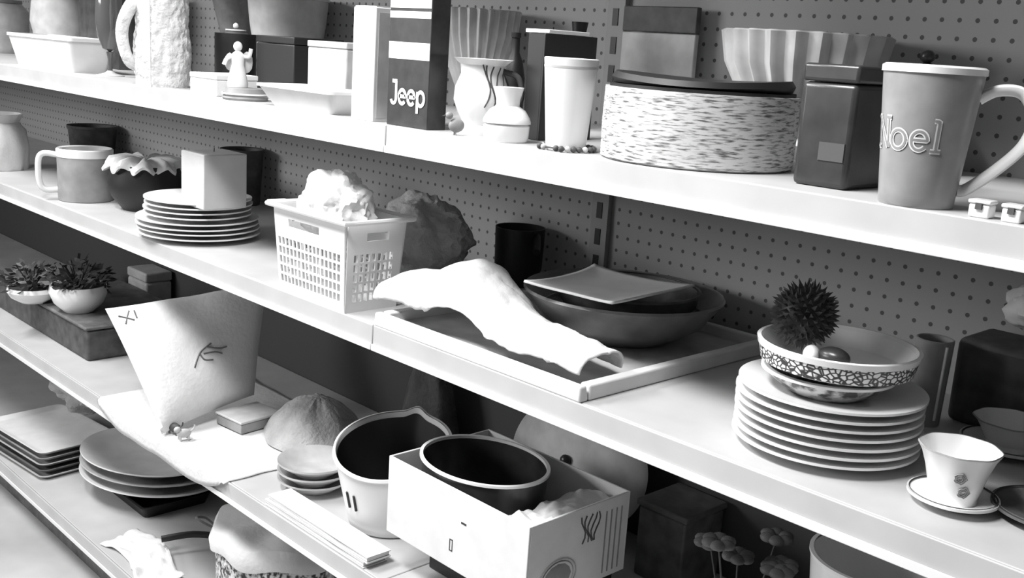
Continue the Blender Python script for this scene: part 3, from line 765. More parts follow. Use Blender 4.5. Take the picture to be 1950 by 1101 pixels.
# ---- tea cup and saucer
cx, cy, R = stand(1728, 1895, 992, B)
cx -= .003; 
def saucer(name_lab, cx, cy, R, m=M_CER):
    t = thing('saucer', name_lab, 'saucer', (cx, cy, B))
    part('dish_body', MB().lathe(plate_profile(R, .010), 72), m, t)
    part('rim_line', MB().lathe([(R * .93, .0125), (R * .96, .0135), (R * .95, .0142)], 72), M_CHAR, t, label='dark rim line')
saucer('small white saucer under the rose tea cup', cx, cy, R)
def teacup(label, cx, cy, z, rt, ht, roses, hang):
    t = thing('tea_cup', label, 'tea cup', (cx, cy, z), facing(cx, cy))
    def fn(a, r, zz): k = 1 + .018 * math.cos(8 * a) * (zz / ht); return (r * k * math.cos(a), r * k * math.sin(a), zz)
    pr = [(0, .003), (rt * .5, .003), (rt * .52, 0), (rt * .6, 0), (rt * .58, .006), (rt * .66, ht * .3), (rt * .76, ht * .6), (rt * .88, ht * .85), (rt, ht), (rt * .97, ht + .001), (rt * .84, ht * .84), (rt * .7, ht * .5), (rt * .5, .01), (0, .008)]
    part('body', MB().lathe(pr, 96, fn), M_CER, t)
    part('handle', MB().tube(bez([(rt * .85, 0, ht * .8), (rt * 1.25, 0, ht * .88), (rt * 1.35, 0, ht * .6), (rt * 1.05, 0, ht * .35), (rt * .68, 0, ht * .36)], 8), .003, 10).xf(Matrix.Rotation(hang, 4, 'Z')), M_CER, t)
    part('rim_line', MB().lathe([(rt * .985, ht - .0005), (rt * 1.002, ht), (rt * .985, ht + .0015)], 96, fn), M_GREY, t, label='thin grey rim line')
    for (a, zf, s) in roses:
        mb = MB()
        for kk in range(3):
            pts = []
            for i in range(14):
                th = 2 * PI * i / 14; rr_ = s * (1 - kk * .3) * (1 + .15 * math.cos(5 * th)); zz = ht * zf + rr_ * math.sin(th)
                f = zz / ht; rad = rt * (.66 + (f - .3) * .38 if f < .85 else .88) + .0008; aa = a + rr_ * math.cos(th) / rad
                pts.append((rad * math.cos(aa), rad * math.sin(aa), zz))
            mb.tube(pts, .0006, 5, closed=True)
        part('rose_print', mb, M_GREY, t, label='grey rose motif')
rt = 75 * depth(Vector((cx, cy, B + .05))) / FPX
ht = height_at(cx, cy, 853) - B - .005
teacup('white tea cup with two rose motifs near the right edge of the middle shelf', cx, cy, B + .0055, rt, ht, [(-PI / 2 + .15, .60, .006), (-PI / 2 + .35, .32, .006)], 1.15)
cx4, cy4, rt4 = stand(1845, 1985, 880, B, 1.16)
saucer('white saucer under the shallow cup at the right edge', cx4, cy4, .058)
ht = height_at(cx4, cy4, 800) - B - .006
teacup('shallow white tea cup cut by the right edge behind the rose tea cup', cx4, cy4, B + .0055, rt4, ht, [], .2)
p = at_z(1990, 1000, B)
saucer('dark saucer with white rim in the lower right corner of the middle shelf', p.x, p.y + .02, .062, M_DGREY)
# grey tumbler with bright edge, black box, white thing far right
cx, cy, r = round_y(1738, 1808, 700, 1.34)
ht = height_at(cx, cy, 645) - B
t = thing('beaker', 'grey glass beaker behind the woven-look bowl', 'beaker', (cx, cy, B))
part('body', MB().lathe(cup_profile(r * .85, r, ht, .003), 48), M_GREY, t)
part('edge_glint', MB().tube([(r * .87 * math.cos(-.5), r * .87 * math.sin(-.5), .01), (r * 1.02 * math.cos(-.5), r * 1.02 * math.sin(-.5), ht - .005)], .002, 6), M_CER, t, label='white glint painted up the edge')  # white strip painted in place of a glint on the glass
x0 = xat(1822, 650, 1.38)
ht = height_at(x0, 1.38, 640) - B
t = thing('carrying_case', 'black case against the back panel at the right end of the middle shelf', 'case', (x0, 1.38, B))
part('shell', MB().box(0, .30, 0, .10, 0, ht), M_CHAR, t, bevel=.01)
part('handle', MB().tube(bez([(.08, .05, ht - .002), (.09, .05, ht + .012), (.17, .05, ht + .012), (.18, .05, ht - .002)], 6), .004, 8), M_CHAR, t)
part('latch', MB().box(.12, .15, -.004, -.0005, ht * .6, ht * .75), M_DGREY, t)
cx, cy, r = round_y(1900, 2000, 600, 1.43)
zz = B + ht + .0005
o = crumple('paper_ball', (cx + .02, 1.43, height_at(cx, 1.43, 600)), .045, .035, .03, M_WHITE, 'white crumpled paper on top of the black case', 'paper', 5, .3, 2, 4)
o.location.z = B + ht + .048

# ---- left part of middle shelf: candle box on plates, dark pot, mug, white ornament
cx, cy, R = stand(266, 490, 497, B, .984)

pl = part('side_plate', MB().lathe(plate_profile(R, .012), 80), M_CER)
n = 8
for i in range(n):
    o = pl if i == 0 else pl.copy()
    if i: COL.objects.link(o)
    s_ = 1 if i < 4 else .88
    o.scale = (s_, s_, 1)
    o.location = (cx + random.uniform(-.004, .004), cy + random.uniform(-.002, .003) , B + .0002 + i * .0105)
    pos = ['bottommost of the stack', 'second from the bottom', 'third from the bottom', 'fourth from the bottom', 'fourth from the top', 'third from the top', 'second from the top', 'topmost of the stack'][i]
    tag(o, 'white side plate under the pale candle block, ' + pos, 'plate', 'side plates stacked left of the slotted basket')
zt = B + (n - 1) * .0105 + .0062
# pale square candle block on plates: corner toward the lens
pL = at_z(346, 400, zt); pM = at_z(388, 408, zt); pR = at_z(478, 418, zt)
hh = height_at(pM.x, pM.y, 300) - zt
ang = math.atan2((pR - pM).y, (pR - pM).x)
wf = .095
t = thing('candle_block', 'pale square candle block standing on the side plates', 'candle', (xat(388, 408, cy - .055) - .05, cy - .005, zt), 0)
part('wax', MB().box(-.05, .05, -.05, .05, 0, hh), mat('pale_wax', .6, .5, .05, 14), t, bevel=.003)
part('wick', MB().tube([(0, 0, hh), (.001, 0, hh + .008)], .001, 6), M_BLACK, t)
# dark ruffled pot
cx2, cy2, r2 = round_y(208, 348, 360, 1.17)
ht = height_at(cx2, cy2, 312) - B
t = thing('flower_pot', 'black round pot with a white ruffled frill behind the side plates', 'pot', (cx2, cy2, B))
part('body', MB().lathe([(0, 0), (r2 * .6, 0), (r2 * .9, ht * .3), (r2, ht * .6), (r2 * .9, ht), (r2 * .84, ht), (r2 * .8, ht * .5), (0, ht * .4)], 48), M_BLACK, t)
def ruf(a, r, z): k = 1 + .07 * math.sin(9 * a) + .04 * math.sin(17 * a + 1); return (r * k * math.cos(a), r * k * math.sin(a), z + .008 * math.sin(11 * a + .5))
part('ruffle', MB().lathe([(r2 * .80, ht * .98), (r2 * 1.02, ht * .90), (r2 * 1.04, ht * .96), (r2 * .95, ht * 1.08), (r2 * .7, ht * 1.12), (r2 * .3, ht * 1.1), (0, ht * 1.08)], 144, ruf), M_CLOTH, t, label='white ruffled frill')
# square mug
cx, cy, r = stand(114, 214, 388, B)
ht = height_at(cx, cy, 284) - B
t = thing('coffee_mug', 'stout grey mug with rim painted as lit and white handle near the left end of the middle shelf', 'mug', (cx, cy, B), facing(cx, cy))
part('body', MB().lathe(cup_profile(r * .98, r, ht, .005), 64), M_GREY, t)
part('rim', MB().lathe([(r + .001, ht - .018), (r + .0015, ht), (r - .002, ht + .003), (r - .0055, ht), (r - .0055, ht - .018)], 64), M_CER, t, label='rim band painted white as if lit')  # light caught by the rim, painted as a white band
part('handle', MB().tube(bez([(-r * .95, 0, ht * .88), (-r * 1.45, 0, ht * .9), (-r * 1.62, 0, ht * .75), (-r * 1.6, 0, ht * .35), (-r * 1.4, 0, ht * .2), (-r * .95, 0, ht * .2)], 8), .0075, 12), M_CER, t, label='white handle')
# white crinkled ornament far left
cx, cy, r = stand(-60, 62, 368, B)

ht = height_at(cx, cy, 215) - B
o = part('paper_bag', MB().lathe([(0, 0), (r * .8, 0), (r * .85, ht * .1), (r * .9, ht * .4), (r * .8, ht * .7), (r * .6, ht * .85), (r * .75, ht), (r * .7, ht), (r * .5, ht * .84), (0, ht * .6)], 96, lambda a, rr_, z: (rr_ * (1 + .12 * nz((math.cos(a), math.sin(a), z * 12), 2.2, 3)) * math.cos(a), rr_ * (1 + .12 * nz((math.cos(a), math.sin(a), z * 12), 2.2, 3)) * math.sin(a), z)), M_CLOTH)
o.location = (cx, cy, B); tag(o, 'white crinkled paper bag cut by the left edge of the middle shelf', 'paper bag')
# dark things at the back of the middle shelf
for k, (l, r_, pyt, yb, lab) in enumerate(((120, 240, 240, 1.42, 'low dark tub at the back above the stout grey mug'), (400, 480, 285, 1.4, 'low dark tub at the back above the candle block'))):
    cx, cy, r = round_y(l, r_, pyt, yb)
    ht = height_at(cx, cy, pyt) - B
    r = min(r, .075)
    t = thing('tub', lab, 'tub', (cx, WALL - r - .012, B))
    part('body', MB().lathe(cup_profile(r * .85, r, ht, .004), 40), M_CHAR, t)
    part('rim', MB().lathe([(r, ht - .006), (r + .003, ht - .006), (r + .003, ht + .002), (r, ht + .002)], 40), M_CHAR, t)

# ================================================================ LOWER SHELF
# ---- cushion
TL = at_x(200, 588, -2.33); TR = at_x(510, 538, -2.19); BR = at_x(484, 752, -2.13); BL = at_z(262, 836, C + .012)
BL.y = max(BL.y, 1.0)
def cush(side):
    def f(u, v):
        a = TL.lerp(TR, u); b = BL.lerp(BR, u); p = a.lerp(b, v)
        nrm = (TR - TL).cross(BL - TL).normalized()
        q = (1 - (2 * u - 1) ** 4) * (1 - (2 * v - 1) ** 4)
        e = 1 - .0 * q
        pin = .035 * ((1 - (2 * u - 1) ** 2) * (2 * v - 1) ** 3 * 0 )
        cc = (TL + TR + BL + BR) / 4
        sh = 1 - .025 * ((1 - (2 * u - 1) ** 2) * abs(2 * v - 1) ** 3 + (1 - (2 * v - 1) ** 2) * abs(2 * u - 1) ** 3)
        p = cc + (p - cc) * sh
        return p + nrm * (-side) * .042 * (max(q, 0) ** .5) + nrm * (.003 * nz(p, 14, 2))
    return f
cmb = MB().grid(34, 34, cush(1)).grid(34, 34, cush(-1))
org = Vector((BL.x, BL.y, C))
t = thing('cushion', 'large white square cushion with a small sprig print standing on the lower shelf', 'cushion', org)
cmb.v = [p - org for p in cmb.v]
part('cover', cmb, M_CLOTH, t)
# sprig print and corner mark on the front face
def on_cushion(u, v): 
    p = cush(1)(u, v); q = cush(-1)(u, v)
    p = p if (p - EYE).length < (q - EYE).length else q
    return p + (EYE - p).normalized() * .0012 - org
sp = MB()
for pts in ([(.44, .66), (.50, .56), (.56, .52), (.60, .50)], [(.50, .56), (.53, .62), (.60, .64)], [(.56, .52), (.66, .56), (.72, .56)], [(.53, .57), (.62, .58), (.68, .61)]):
    sp.tube([on_cushion(*q) for q in bez([(a, b, 0) for a, b in pts], 4) for q in [(q.x, q.y)]], .0018, 5)
part('sprig_print', sp, M_DGREY, t, label='small dark sprig print')
sp = MB()
for pts in ([(.05, .10), (.13, .17)], [(.12, .08), (.07, .18)], [(.15, .09), (.15, .16)]):
    sp.tube([on_cushion(*q) for q in pts], .0018, 5)
part('corner_mark', sp, M_DGREY, t, label='small dark corner mark')
# box under the cushion and little figures
p0 = at_z(338, 836, C + .0); 
t = thing('small_carton', 'small grey carton under the right half of the white cushion', 'carton', (-2.05, 1.195, C + .0075), .1)
part('body', MB().box(-.055, .04, -.055, .055, .0, .022), M_GREY, t, bevel=.002)
part('lid', MB().box(-.057, .042, -.057, .057, .0225, .028), M_LGREY, t, bevel=.002)
for k, (px, py, lab) in enumerate(((292, 812, 'dark little animal ornament left of the small grey carton'), (318, 822, 'pale little animal ornament touching the small grey carton'))):
    q = at_z(px + 4, py + 16, C)
    t = thing('animal_ornament', lab, 'ornament', (q.x + .03, max(q.y, 1.03), C + .007), .4 + k)
    s = 1.0
    part('body', MB().ball((0, 0, .014), .016, .010, .010, 3).ball((-.014, 0, .024), .008, .007, .007, 2).tube([(-.009, .005, .010), (-.009, .005, 0)], .0028, 6).tube([(-.009, -.005, .010), (-.009, -.005, 0)], .0028, 6).tube([(.009, .005, .010), (.009, .005, 0)], .0028, 6).tube([(.009, -.005, .010), (.009, -.005, 0)], .0028, 6), (M_CHAR, M_LGREY)[k], t)
    part('tail', MB().tube(bez([(.014, 0, .016), (.022, 0, .022), (.024, 0, .030)], 4), .0018, 6), (M_CHAR, M_LGREY)[k], t)

# cloth under the cushion draped over the lip
def drape(u, v):
    x = -2.42 + .62 * u + .02 * nz((v * 2, u, 0), 2, 1)
    s = v * .42
    edge = .046 + .006 * math.sin(9 * u) + .006 * nz((u * 4, 0, 0), 1.5, 4)
    edge *= max(0, math.sin(PI * min(1, u * 1.02))) ** .5
    if s < edge: y = .992 - .002; z = -(edge - s)
    else: y = .992 + (s - edge); z = .0035 + max(0, .001 + .002 * nz((x * 6, y * 6, 0), 2, 3))
    return Vector((x, y, z))
# a flat, gently rumpled cloth on the deck that hangs over the lip
o = part('table_runner', MB().grid(60, 40, drape), M_CLOTH, solid=.002, offs=1)
o.location = (0, 0, C); tag(o, 'white rumpled runner under the cushion hanging over the shelf lip', 'cloth')

# ---- plant bowls at the left on a dark box
t = thing('storage_box', 'dark grey woven box with pale left end carrying two potted plants', 'box', (-3.05, 1.26, C))
part('body', MB().box(-.36, .34, -.17, .13, 0, .085), M_CHAR, t, bevel=.008)
part('lid', MB().box(-.365, .345, -.175, .135, .0855, .095), M_DGREY, t, bevel=.004)
zt = C + .0955
for k, (l, r_, pyf, lab) in enumerate(((18, 112, 602, 'white bowl of dark foliage at the left edge of the lower shelf'), (98, 204, 605, 'rounded white bowl of dark foliage touching the cushion'))):
    cx, cy, r = stand(l, r_, pyf, zt)
    ht = height_at(cx, cy, 545 - 4 * k) - zt
    t = thing('potted_plant', lab, 'potted plant', (cx, cy, zt))
    part('bowl', MB().lathe([(0, 0), (r * .5, 0), (r * .85, ht * .35), (r, ht * .75), (r * .95, ht), (r * .9, ht), (r * .9, ht * .7), (0, ht * .5)], 56), M_CER, t)
    part('soil', MB().lathe([(0, ht * .55), (r * .85, ht * .72), (r * .85, ht * .9), (0, ht * .92)], 32), M_BLACK, t)
    lf = MB()
    for i in range(150):
        a = random.uniform(0, 2 * PI); rr_ = r * math.sqrt(random.random()) * 1.0; zb_ = ht * .9
        p = Vector((rr_ * math.cos(a), rr_ * math.sin(a), zb_ + random.random() * .085 * (1 - rr_ / r * .5)))
        d = Vector((math.cos(a + random.uniform(-1, 1)), math.sin(a + random.uniform(-1, 1)), random.uniform(-.3, .9))).normalized()
        s_ = d.orthogonal().normalized() * .008; L = random.uniform(.018, .034)
        lf.add([p, p + d * L * .5 + s_, p + d * L, p + d * L * .5 - s_], [(0, 1, 2, 3)])
    st = MB()
    for i in range(10):
        a = random.uniform(0, 2 * PI); st.tube([(0, 0, ht * .85), (r * .6 * math.cos(a), r * .6 * math.sin(a), ht + .06)], .0015, 5)
    part('foliage', lf, M_CHAR, t, smooth=False); part('stem', st, M_BLACK, t)
# pale canister between plants and cushion
x0 = xat(208, 530, 1.36); x1 = xat(262, 530, 1.36)
ht = height_at(x0, 1.36, 506) - zt
zt2 = C
t = thing('tea_caddy', 'light grey caddy at the back above the cushion', 'caddy', (x0 + .09, 1.45, C))
ht = height_at(x0 + .05, 1.42, 508) - C
part('body', MB().box(-.06, .07, -.045, .04, 0, ht - .03), M_LGREY, t, bevel=.008)
part('lid', MB().box(-.061, .071, -.046, .041, ht - .0295, ht), M_LGREY, t, bevel=.006)
# dark fabric and grey fabric right of cushion
def coneheap(name, cx, cy, rx, ry, hh, m, label, cat, seed, z=C, pw=1.4):
    def f(u, v):
        a = 2 * PI * u; k = 1 - v
        rr_ = (1 + .18 * math.sin(5 * a + seed) * v + .1 * nz((math.cos(a), math.sin(a), v * 2), 2, seed))
        return Vector((rx * k * rr_ * math.cos(a), ry * k * rr_ * math.sin(a), .001 + hh * (1 - k ** pw) + .004 * nz((a, v, 0), 5, seed) * v * (1 - v) * 4))
    o = part(name, MB().grid(80, 24, f, cu=True), m); o.location = (cx, cy, z); return tag(o, label, cat)
coneheap('scarf', -1.89, 1.27, .15, .11, .10, M_GCLOTH, 'grey scarf heaped at the right of the white cushion', 'scarf', 2, C + .0075, 1.8)
coneheap('blanket', -1.70, 1.43, .10, .05, .24, M_DCLOTH, 'dark folded blanket heaped at the back between cushion and pail', 'blanket', 5, pw=2.2)
# round dishes
cx, cy, R = stand(528, 668, 958, C)
cy = max(cy, 1.02 + R)
for i in range(3):
    if i == 0: pl = o = part('casserole_lid', MB().lathe([(0, 0), (R * .55, 0), (R * .6, .004), (R * .85, .016), (R, .024), (R, .028), (R * .85, .021), (R * .55, .007), (0, .006)], 72), M_LGREY)
    else: o = pl.copy(); COL.objects.link(o)
    o.name = 'shallow_dish'
    o.location = (cx, cy, C + .0003 + i * .017)
    tag(o, 'pale shallow dish left of the white pail, ' + ('bottom of three', 'middle of three', 'top of three')[i], 'dish', 'shallow dishes stacked left of the pail')
# books at the front
bz = C
for i, (nm, lab) in enumerate((('magazine', 'white magazine lying at the front edge of the lower shelf, under another'), ('magazine', 'pale magazine on top of another at the front edge of the lower shelf'))):
    t = thing('magazine', lab, 'magazine', (-1.52 + i * .01, 1.006, C + .0005 + i * .0125), 0.0, 'magazines at the front of the lower shelf')
    part('cover', MB().box(-.15, .17, 0, .05, 0, .002).box(-.15, .17, 0, .05, .010, .012), M_WHITE, t)
    part('pages', MB().box(-.148, .168, .001, .048, .0021, .0099), M_BOOK, t, smooth=False)
# pail / scoop
Rt = .108; hb_ = .125; SB = math.radians(118)
t = thing('pail', 'white round pail with slots and a high pointed back left of the white carton', 'pail', (-1.472, 1.155, C + .0002), 0)
def pf(a, r, z):
    k = max(0, z / hb_) ** 1.5; da = (a - SB + PI) % (2 * PI) - PI
    pk = math.exp(-(da / .16) ** 2)
    return (r * (1 + .05 * k * pk) * math.cos(a), r * (1 + .05 * k * pk) * math.sin(a), z + k * (.055 * (.5 + .5 * math.cos(da)) ** .9 + .010 * pk))
pr = [(0, 0), (Rt * .66, 0), (Rt * .72, .006)] + [(Rt * (.72 + .28 * k / 12), .006 + (hb_ - .006) * k / 12) for k in range(1, 13)] + [(Rt - .003, hb_ + .001)] + [(Rt * (.72 + .28 * k / 12) - .004, .01 + (hb_ - .012) * k / 12) for k in range(12, -1, -1)] + [(0, .008)]
part('body', MB().lathe(pr, 128, pf), M_PLAST, t)
part('lining', MB().lathe([(Rt * (.72 + .28 * k / 12) - .0052, .01 + (hb_ - .012) * k / 12) for k in (11.7, 11, 10, 9, 8, 7, 6, 5, 4, 3, 2, 1, .3)] + [(0, .0105)], 128, pf), M_BLACK, t, label='inside blackened for shade')  # black inner wall puts the shade inside the white pail into colour
part('rim', MB().lathe([(Rt + .0005, hb_ - .006), (Rt + .003, hb_ - .003), (Rt + .002, hb_ + .002), (Rt - .002, hb_ + .002)], 128, pf), M_PLAST, t)
for a in (-1.62, -1.42):
    mb = MB()
    pts = [pf(a, Rt * (.72 + .28 * zf) + .0003, zf * hb_) for zf in (.40, .48, .56, .64)]
    mb.tube(pts, .0026, 8)
    part('slot', mb, M_BLACK, t)

# ---- big white carton with oval dish
X0, X1, Y0, Y1 = -1.322, -.987, 1.03, 1.255; hh = .135; CZ = C + .076
t = thing('wooden_crate', 'low black crate under the big white open carton', 'crate', ((X0 + X1) / 2, 1.16, C))
part('body', MB().box(-.135, .15, -.06, .09, 0, .066), M_BLACK, t, bevel=.003)
part('lid', MB().box(-.138, .153, -.063, .093, .0662, .0755), M_BLACK, t, bevel=.002)
t = thing('large_carton', 'big white open carton on the lower shelf holding an oval dark dish', 'carton', ((X0 + X1) / 2, (Y0 + Y1) / 2, CZ))
w2, d2 = (X1 - X0) / 2, (Y1 - Y0) / 2; th = .004
part('front_panel', MB().box(-w2, w2, -d2, -d2 + th, 0, hh), M_WHITE, t, bevel=.001)
part('back_panel', MB().box(-w2, w2, d2 - th, d2, 0, hh), M_WHITE, t, bevel=.001)
part('side_panel', MB().box(w2 - th, w2, -d2 + th, d2 - th, 0, hh), M_WHITE, t, bevel=.001)
part('side_panel', MB().box(-w2, -w2 + th, -d2 + th, d2 - th, 0, hh), M_WHITE, t, bevel=.001)
part('bottom_panel', MB().box(-w2 + th, w2 - th, -d2 + th, d2 - th, 0, .004), M_WHITE, t)
sc_ = MB().box(.02, .032, -d2 - .0006, -d2 - .0001, .085, .088)
part('printed_mark', sc_, M_LINE, t, smooth=False)
sc_ = MB().box(-.005, -.0035, -d2 - .0006, -d2 - .0001, .03, .05).box(.001, .0025, -d2 - .0006, -d2 - .0001, .03, .05).box(-.0035, .001, -d2 - .0006, -d2 - .0001, .03, .0315).box(-.0035, .001, -d2 - .0006, -d2 - .0001, .0485, .05)
part('printed_mark', sc_, M_LINE, t, smooth=False)
# printed pictures on the end panel
em = MB()
for s in (1, .85): em.tube([(w2 + .0006, -.045 + .040 * s * math.cos(a), .035 + .030 * s * math.sin(a)) for a in [2 * PI * i / 28 for i in range(28)]], .0009, 5, closed=True)
em.ball((w2 + .0002, -.045, .035), .0005, .03, .022, 2)
part('printed_bowl', em, M_GREY, t, label='printed grey bowl picture')
em = MB()
for i in range(5): em.tube([(w2 + .0006, .005 + .008 * i + .006 * math.sin(k + i), .075 + .009 * k) for k in range(6)], .0013, 5)
part('printed_flourish', em, M_CHAR, t, label='dark printed flourish')
for i in range(4): part('printed_line', MB().box(w2 + .0001, w2 + .0006, d2 - .02 - i * .012, d2 - .017 - i * .012, .01, hh - .02), M_GREY, t, smooth=False)
# oval dish
ox, oy = X0 + .1245, (Y0 + Y1) / 2 - .012
def ov(a, r, z): return (r * 1.0 * math.cos(a), r * .80 * math.sin(a), z)
t = thing('oval_roaster', 'deep oval black roasting dish with a white rim sitting in the big white carton', 'dish', (ox, oy, CZ + .0045))
Rr = .117; hr = .140
part('body', MB().lathe([(0, 0), (Rr * .8, 0), (Rr * .92, .02), (Rr, hr), (Rr - .003, hr), (Rr * .88, .024), (Rr * .75, .006), (0, .005)], 96, ov), M_DARK, t)
part('rim', MB().lathe([(Rr - .0005, hr - .003), (Rr + .0035, hr - .001), (Rr + .003, hr + .003), (Rr - .003, hr + .003), (Rr - .0035, hr - .002)], 96, ov), M_CER, t, label='thin white rim')
# crumpled paper packing beside the dish
def pk(u, v):
    x = .0 + .075 * u; y = -.100 + .196 * v
    return Vector((x, y, .108 + .018 * nz((x * 9, y * 9, 0), 2.4, 3) + .010 * abs(nz((x * 9, y * 9, 1), 6, 4))))
top = MB().grid(26, 40, pk)
mb = MB().grid(26, 40, pk); n0 = len(mb.v)
mb.v += [Vector((p.x, p.y, 0.001)) for p in mb.v[:n0]]
nu, nv = 26, 40
mb.f += [tuple(n0 + i for i in reversed(q)) for q in list(mb.f)]
edge = [i * nv for i in range(nu)] + [(nu - 1) * nv + j for j in range(1, nv)] + [i * nv + nv - 1 for i in range(nu - 2, -1, -1)] + [j for j in range(nv - 2, 0, -1)]
for a, b in zip(edge, edge[1:] + edge[:1]): mb.f.append((a, b, b + n0, a + n0))
o = part('packing_paper', mb, M_CLOTH); o.location = (X1 - .081, (Y0 + Y1) / 2, CZ + .0045)
tag(o, 'crumpled white packing paper filling the right end of the big white carton', 'paper')
# grey lid leaning behind
t = thing('roaster_lid', 'grey oval lid leaning behind the black roasting dish', 'lid', (-1.265, 1.435, C + .0), 0)
lid = MB().lathe([(0, .03), (.10, .028), (.16, .012), (.17, 0), (.165, 0), (.155, .009), (.10, .024), (0, .026)], 72, lambda a, r, z: (r * 1.0 * math.cos(a), r * .72 * math.sin(a), z))
lid.xf(Matrix.Translation((0, .0, .125)) @ Matrix.Rotation(math.radians(72), 4, 'X'))
part('cover', lid, M_LGREY, t)
part('knob', MB().ball((0, -.032, .135), .012, .01, .012, 2), M_DARK, t)
# dim box at back right of the carton
t = thing('plastic_crate', 'dim grey crate at the back right of the big white carton', 'crate', (-1.0, 1.415, C))
part('body', MB().box(-.06, .04, -.04, .07, 0, .13), M_DGREY, t, bevel=.004)
part('rim', MB().box(-.064, .044, -.044, .074, .1305, .142), M_DGREY, t, bevel=.003)

# ---- right end of lower shelf: flowers and white bowl
cx, cy = -.66, 1.33
t = thing('artificial_flowers', 'dim bunch of pale artificial flowers lying at the bottom right of the lower shelf', 'flowers', (-.76, 1.24, C))
fl = MB(); 
for i in range(7):
    a = i * 1.1; c0 = Vector((.055 * math.cos(a), .045 * math.sin(a), .195 + .030 * math.sin(i * 2.1)))
    fm = MB()
    for k in range(6):
        b_ = k * PI / 3; fm.ball((c0.x + .014 * math.cos(b_), c0.y + .014 * math.sin(b_), c0.z + .004), .012, .012, .007, 2)
    part('blossom', fm, M_DGREY, t); fl.tube(bez([(0, 0, .0), (c0.x * .5, c0.y * .5, c0.z * .5), c0], 4), .0015, 5)
part('stem', fl, M_CHAR, t)
cx, cy, r = round_y(1545, 1800, 1085, 1.22)
zr = height_at(cx, cy, 1066)
t = thing('deep_bowl', 'white deep bowl cut by the bottom edge at the right', 'bowl', (cx, cy, C))
hb2 = max(.1, zr - C)
part('bowl', MB().lathe([(0, 0), (r * .45, 0), (r * .5, .01), (r * .85, hb2 * .5), (r, hb2), (r * .97, hb2), (r * .8, hb2 * .5), (0, .02)], 72), M_CER, t)
part('rim', MB().lathe([(r * .985, hb2), (r * 1.02, hb2), (r * 1.02, hb2 + .004), (r * .96, hb2 + .004)], 72), M_CER, t)

# ================================================================ BOTTOM SHELF
# runner cloth / white liner
# oval serving dishes, nested
cx, cy = -2.69, 1.26
t0 = None
for i in range(3):
    ro = .215 - i * .004
    mb = MB().lathe([(0, 0), (ro * .5, 0), (ro * .62, .006), (ro * .82, .026), (ro, .040), (ro * .995, .0435), (ro * .8, .031), (ro * .58, .011), (0, .006)], 88, lambda a, r, z: (r * 1.05 * math.cos(a), r * .82 * math.sin(a), z))
    o = part('oval_platter', mb, M_WHITE if i != 1 else M_LGREY)
    o.location = (cx - .005 * i, cy, D + .034 + i * .026); o.rotation_euler = (0, 0, .25)
    tag(o, ('pale oval platter at the bottom of three on the bottom shelf', 'grey oval platter in the middle of three on the bottom shelf', 'pale oval platter on top of three on the bottom shelf')[i], 'platter', 'oval platters on the bottom shelf')
t = thing('baking_tin', 'black baking tin under the oval platters on the bottom shelf', 'tin', (cx, cy, D))
part('body', loft(MB(), [rr(.14, .09, 0), rr(.15, .10, .032), rr(.145, .095, .032), rr(.137, .087, .003)]), M_BLACK, t)
part('rim', loft(MB(), [rr(.15, .10, .030), rr(.155, .105, .0335), rr(.150, .10, .0335), rr(.145, .095, .031)], False, False), M_BLACK, t)
# black pan right of the platters
cx, cy = -2.20, 1.35
t = thing('frying_pan', 'black frying pan between the oval platters and the speckled hamper', 'frying pan', (cx, cy, D))
part('pan_body', MB().lathe([(0, 0), (.105, 0), (.125, .045), (.121, .045), (.102, .005), (0, .005)], 64), M_BLACK, t)
part('handle', MB().tube(bez([(-.06, -.105, .04), (-.10, -.17, .05), (-.13, -.24, .045)], 6), .009, 10, .6), M_BLACK, t)
# wrapped paper lying in front
o = part('paper_sheet', MB().grid(30, 16, lambda u, v: Vector((-2.47 + .3 * u, 1.012 + .10 * v + .02 * math.sin(u * 5), .003 + .016 * abs(nz((u * 3, v * 2, 0), 2, 2)) + .012 * v))), M_CLOTH, solid=.0015, offs=1)
o.location = (0, 0, D); tag(o, 'white crumpled sheet at the front of the bottom shelf', 'paper')
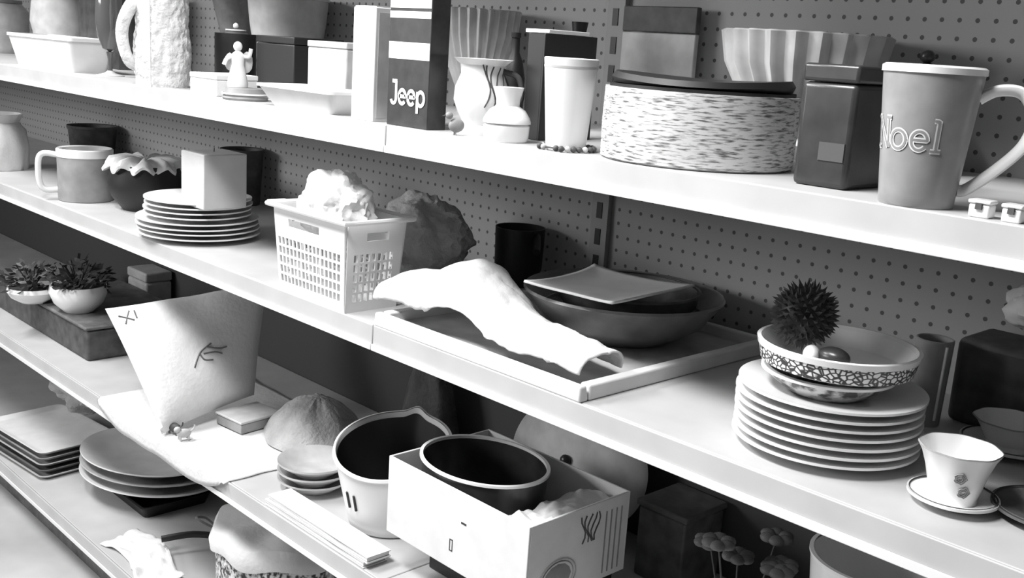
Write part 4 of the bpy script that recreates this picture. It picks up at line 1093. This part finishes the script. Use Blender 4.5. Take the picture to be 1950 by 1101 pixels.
# tilted trays at far left
for i in range(5):
    mb = loft(MB(), [rr(.17, .11, 0, 5, .02), rr(.185, .125, .012, 5, .025), rr(.18, .12, .012, 5, .025), rr(.168, .108, .003, 5, .02)])
    o = part('metal_tray', mb, (M_LGREY, M_DGREY, M_LGREY, M_GREY, M_WHITE)[i])
    o.location = (-3.13 - .012 * i, 1.145 + .004 * i, D + .0005 + .0155 * i + .01); o.rotation_euler = (0, 0, .1)
    o.location.z = D + .0005 + .0135 * i
    tag(o, ('light grey tray lowest in the pile at the far left', 'dark tray second from below in the far left pile', 'light grey tray halfway up the pile at the far left', 'grey tray second from the top of the far left pile', 'white tray on top of the pile at the far left')[i], 'tray', 'trays piled at the left of the bottom shelf')
crumple('bundled_cloth', (-3.2, 1.30, D + .172), .13, .10, .08, M_GCLOTH, 'grey cloth bundled on the far left trays of the bottom shelf', 'cloth', 21, .3, 2.0)
# speckled hamper
cx, cy = -1.88, 1.20
Rh = .165; hh = .23
t = thing('hamper', 'speckled fuzzy round hamper with a white cloth top on the bottom shelf', 'hamper', (cx, cy, D))
def fz(a, r, z): k = 1 + .02 * nz((math.cos(a) * 8, math.sin(a) * 8, z * 60), 1.5, 3); return (r * k * math.cos(a), r * k * math.sin(a), z)
part('body', MB().lathe([(0, 0), (Rh * .93, 0)] + [(Rh * (.95 + .05 * k / 20), .004 + hh * k / 20) for k in range(21)] + [(Rh * .95, hh + .004), (0, hh - .01)], 140, fz), M_SPECK, t)
part('liner', MB().lathe([(Rh * 1.04, hh - .028), (Rh * 1.06, hh - .004), (Rh * 1.0, hh + .016), (Rh * .7, hh + .024), (0, hh + .022)], 120, lambda a, r, z: (r * (1 + .02 * math.sin(9 * a)) * math.cos(a), r * (1 + .02 * math.sin(9 * a)) * math.sin(a), z + .006 * math.sin(7 * a))), M_CLOTH, t, label='white cloth liner')
part('bow', MB().tube(bez([(-.10, -.13, hh - .01), (-.13, -.16, hh + .012), (-.15, -.13, hh - .002), (-.11, -.125, hh - .008)], 5), .003, 6), M_CHAR, t, label='dark ribbon bow')
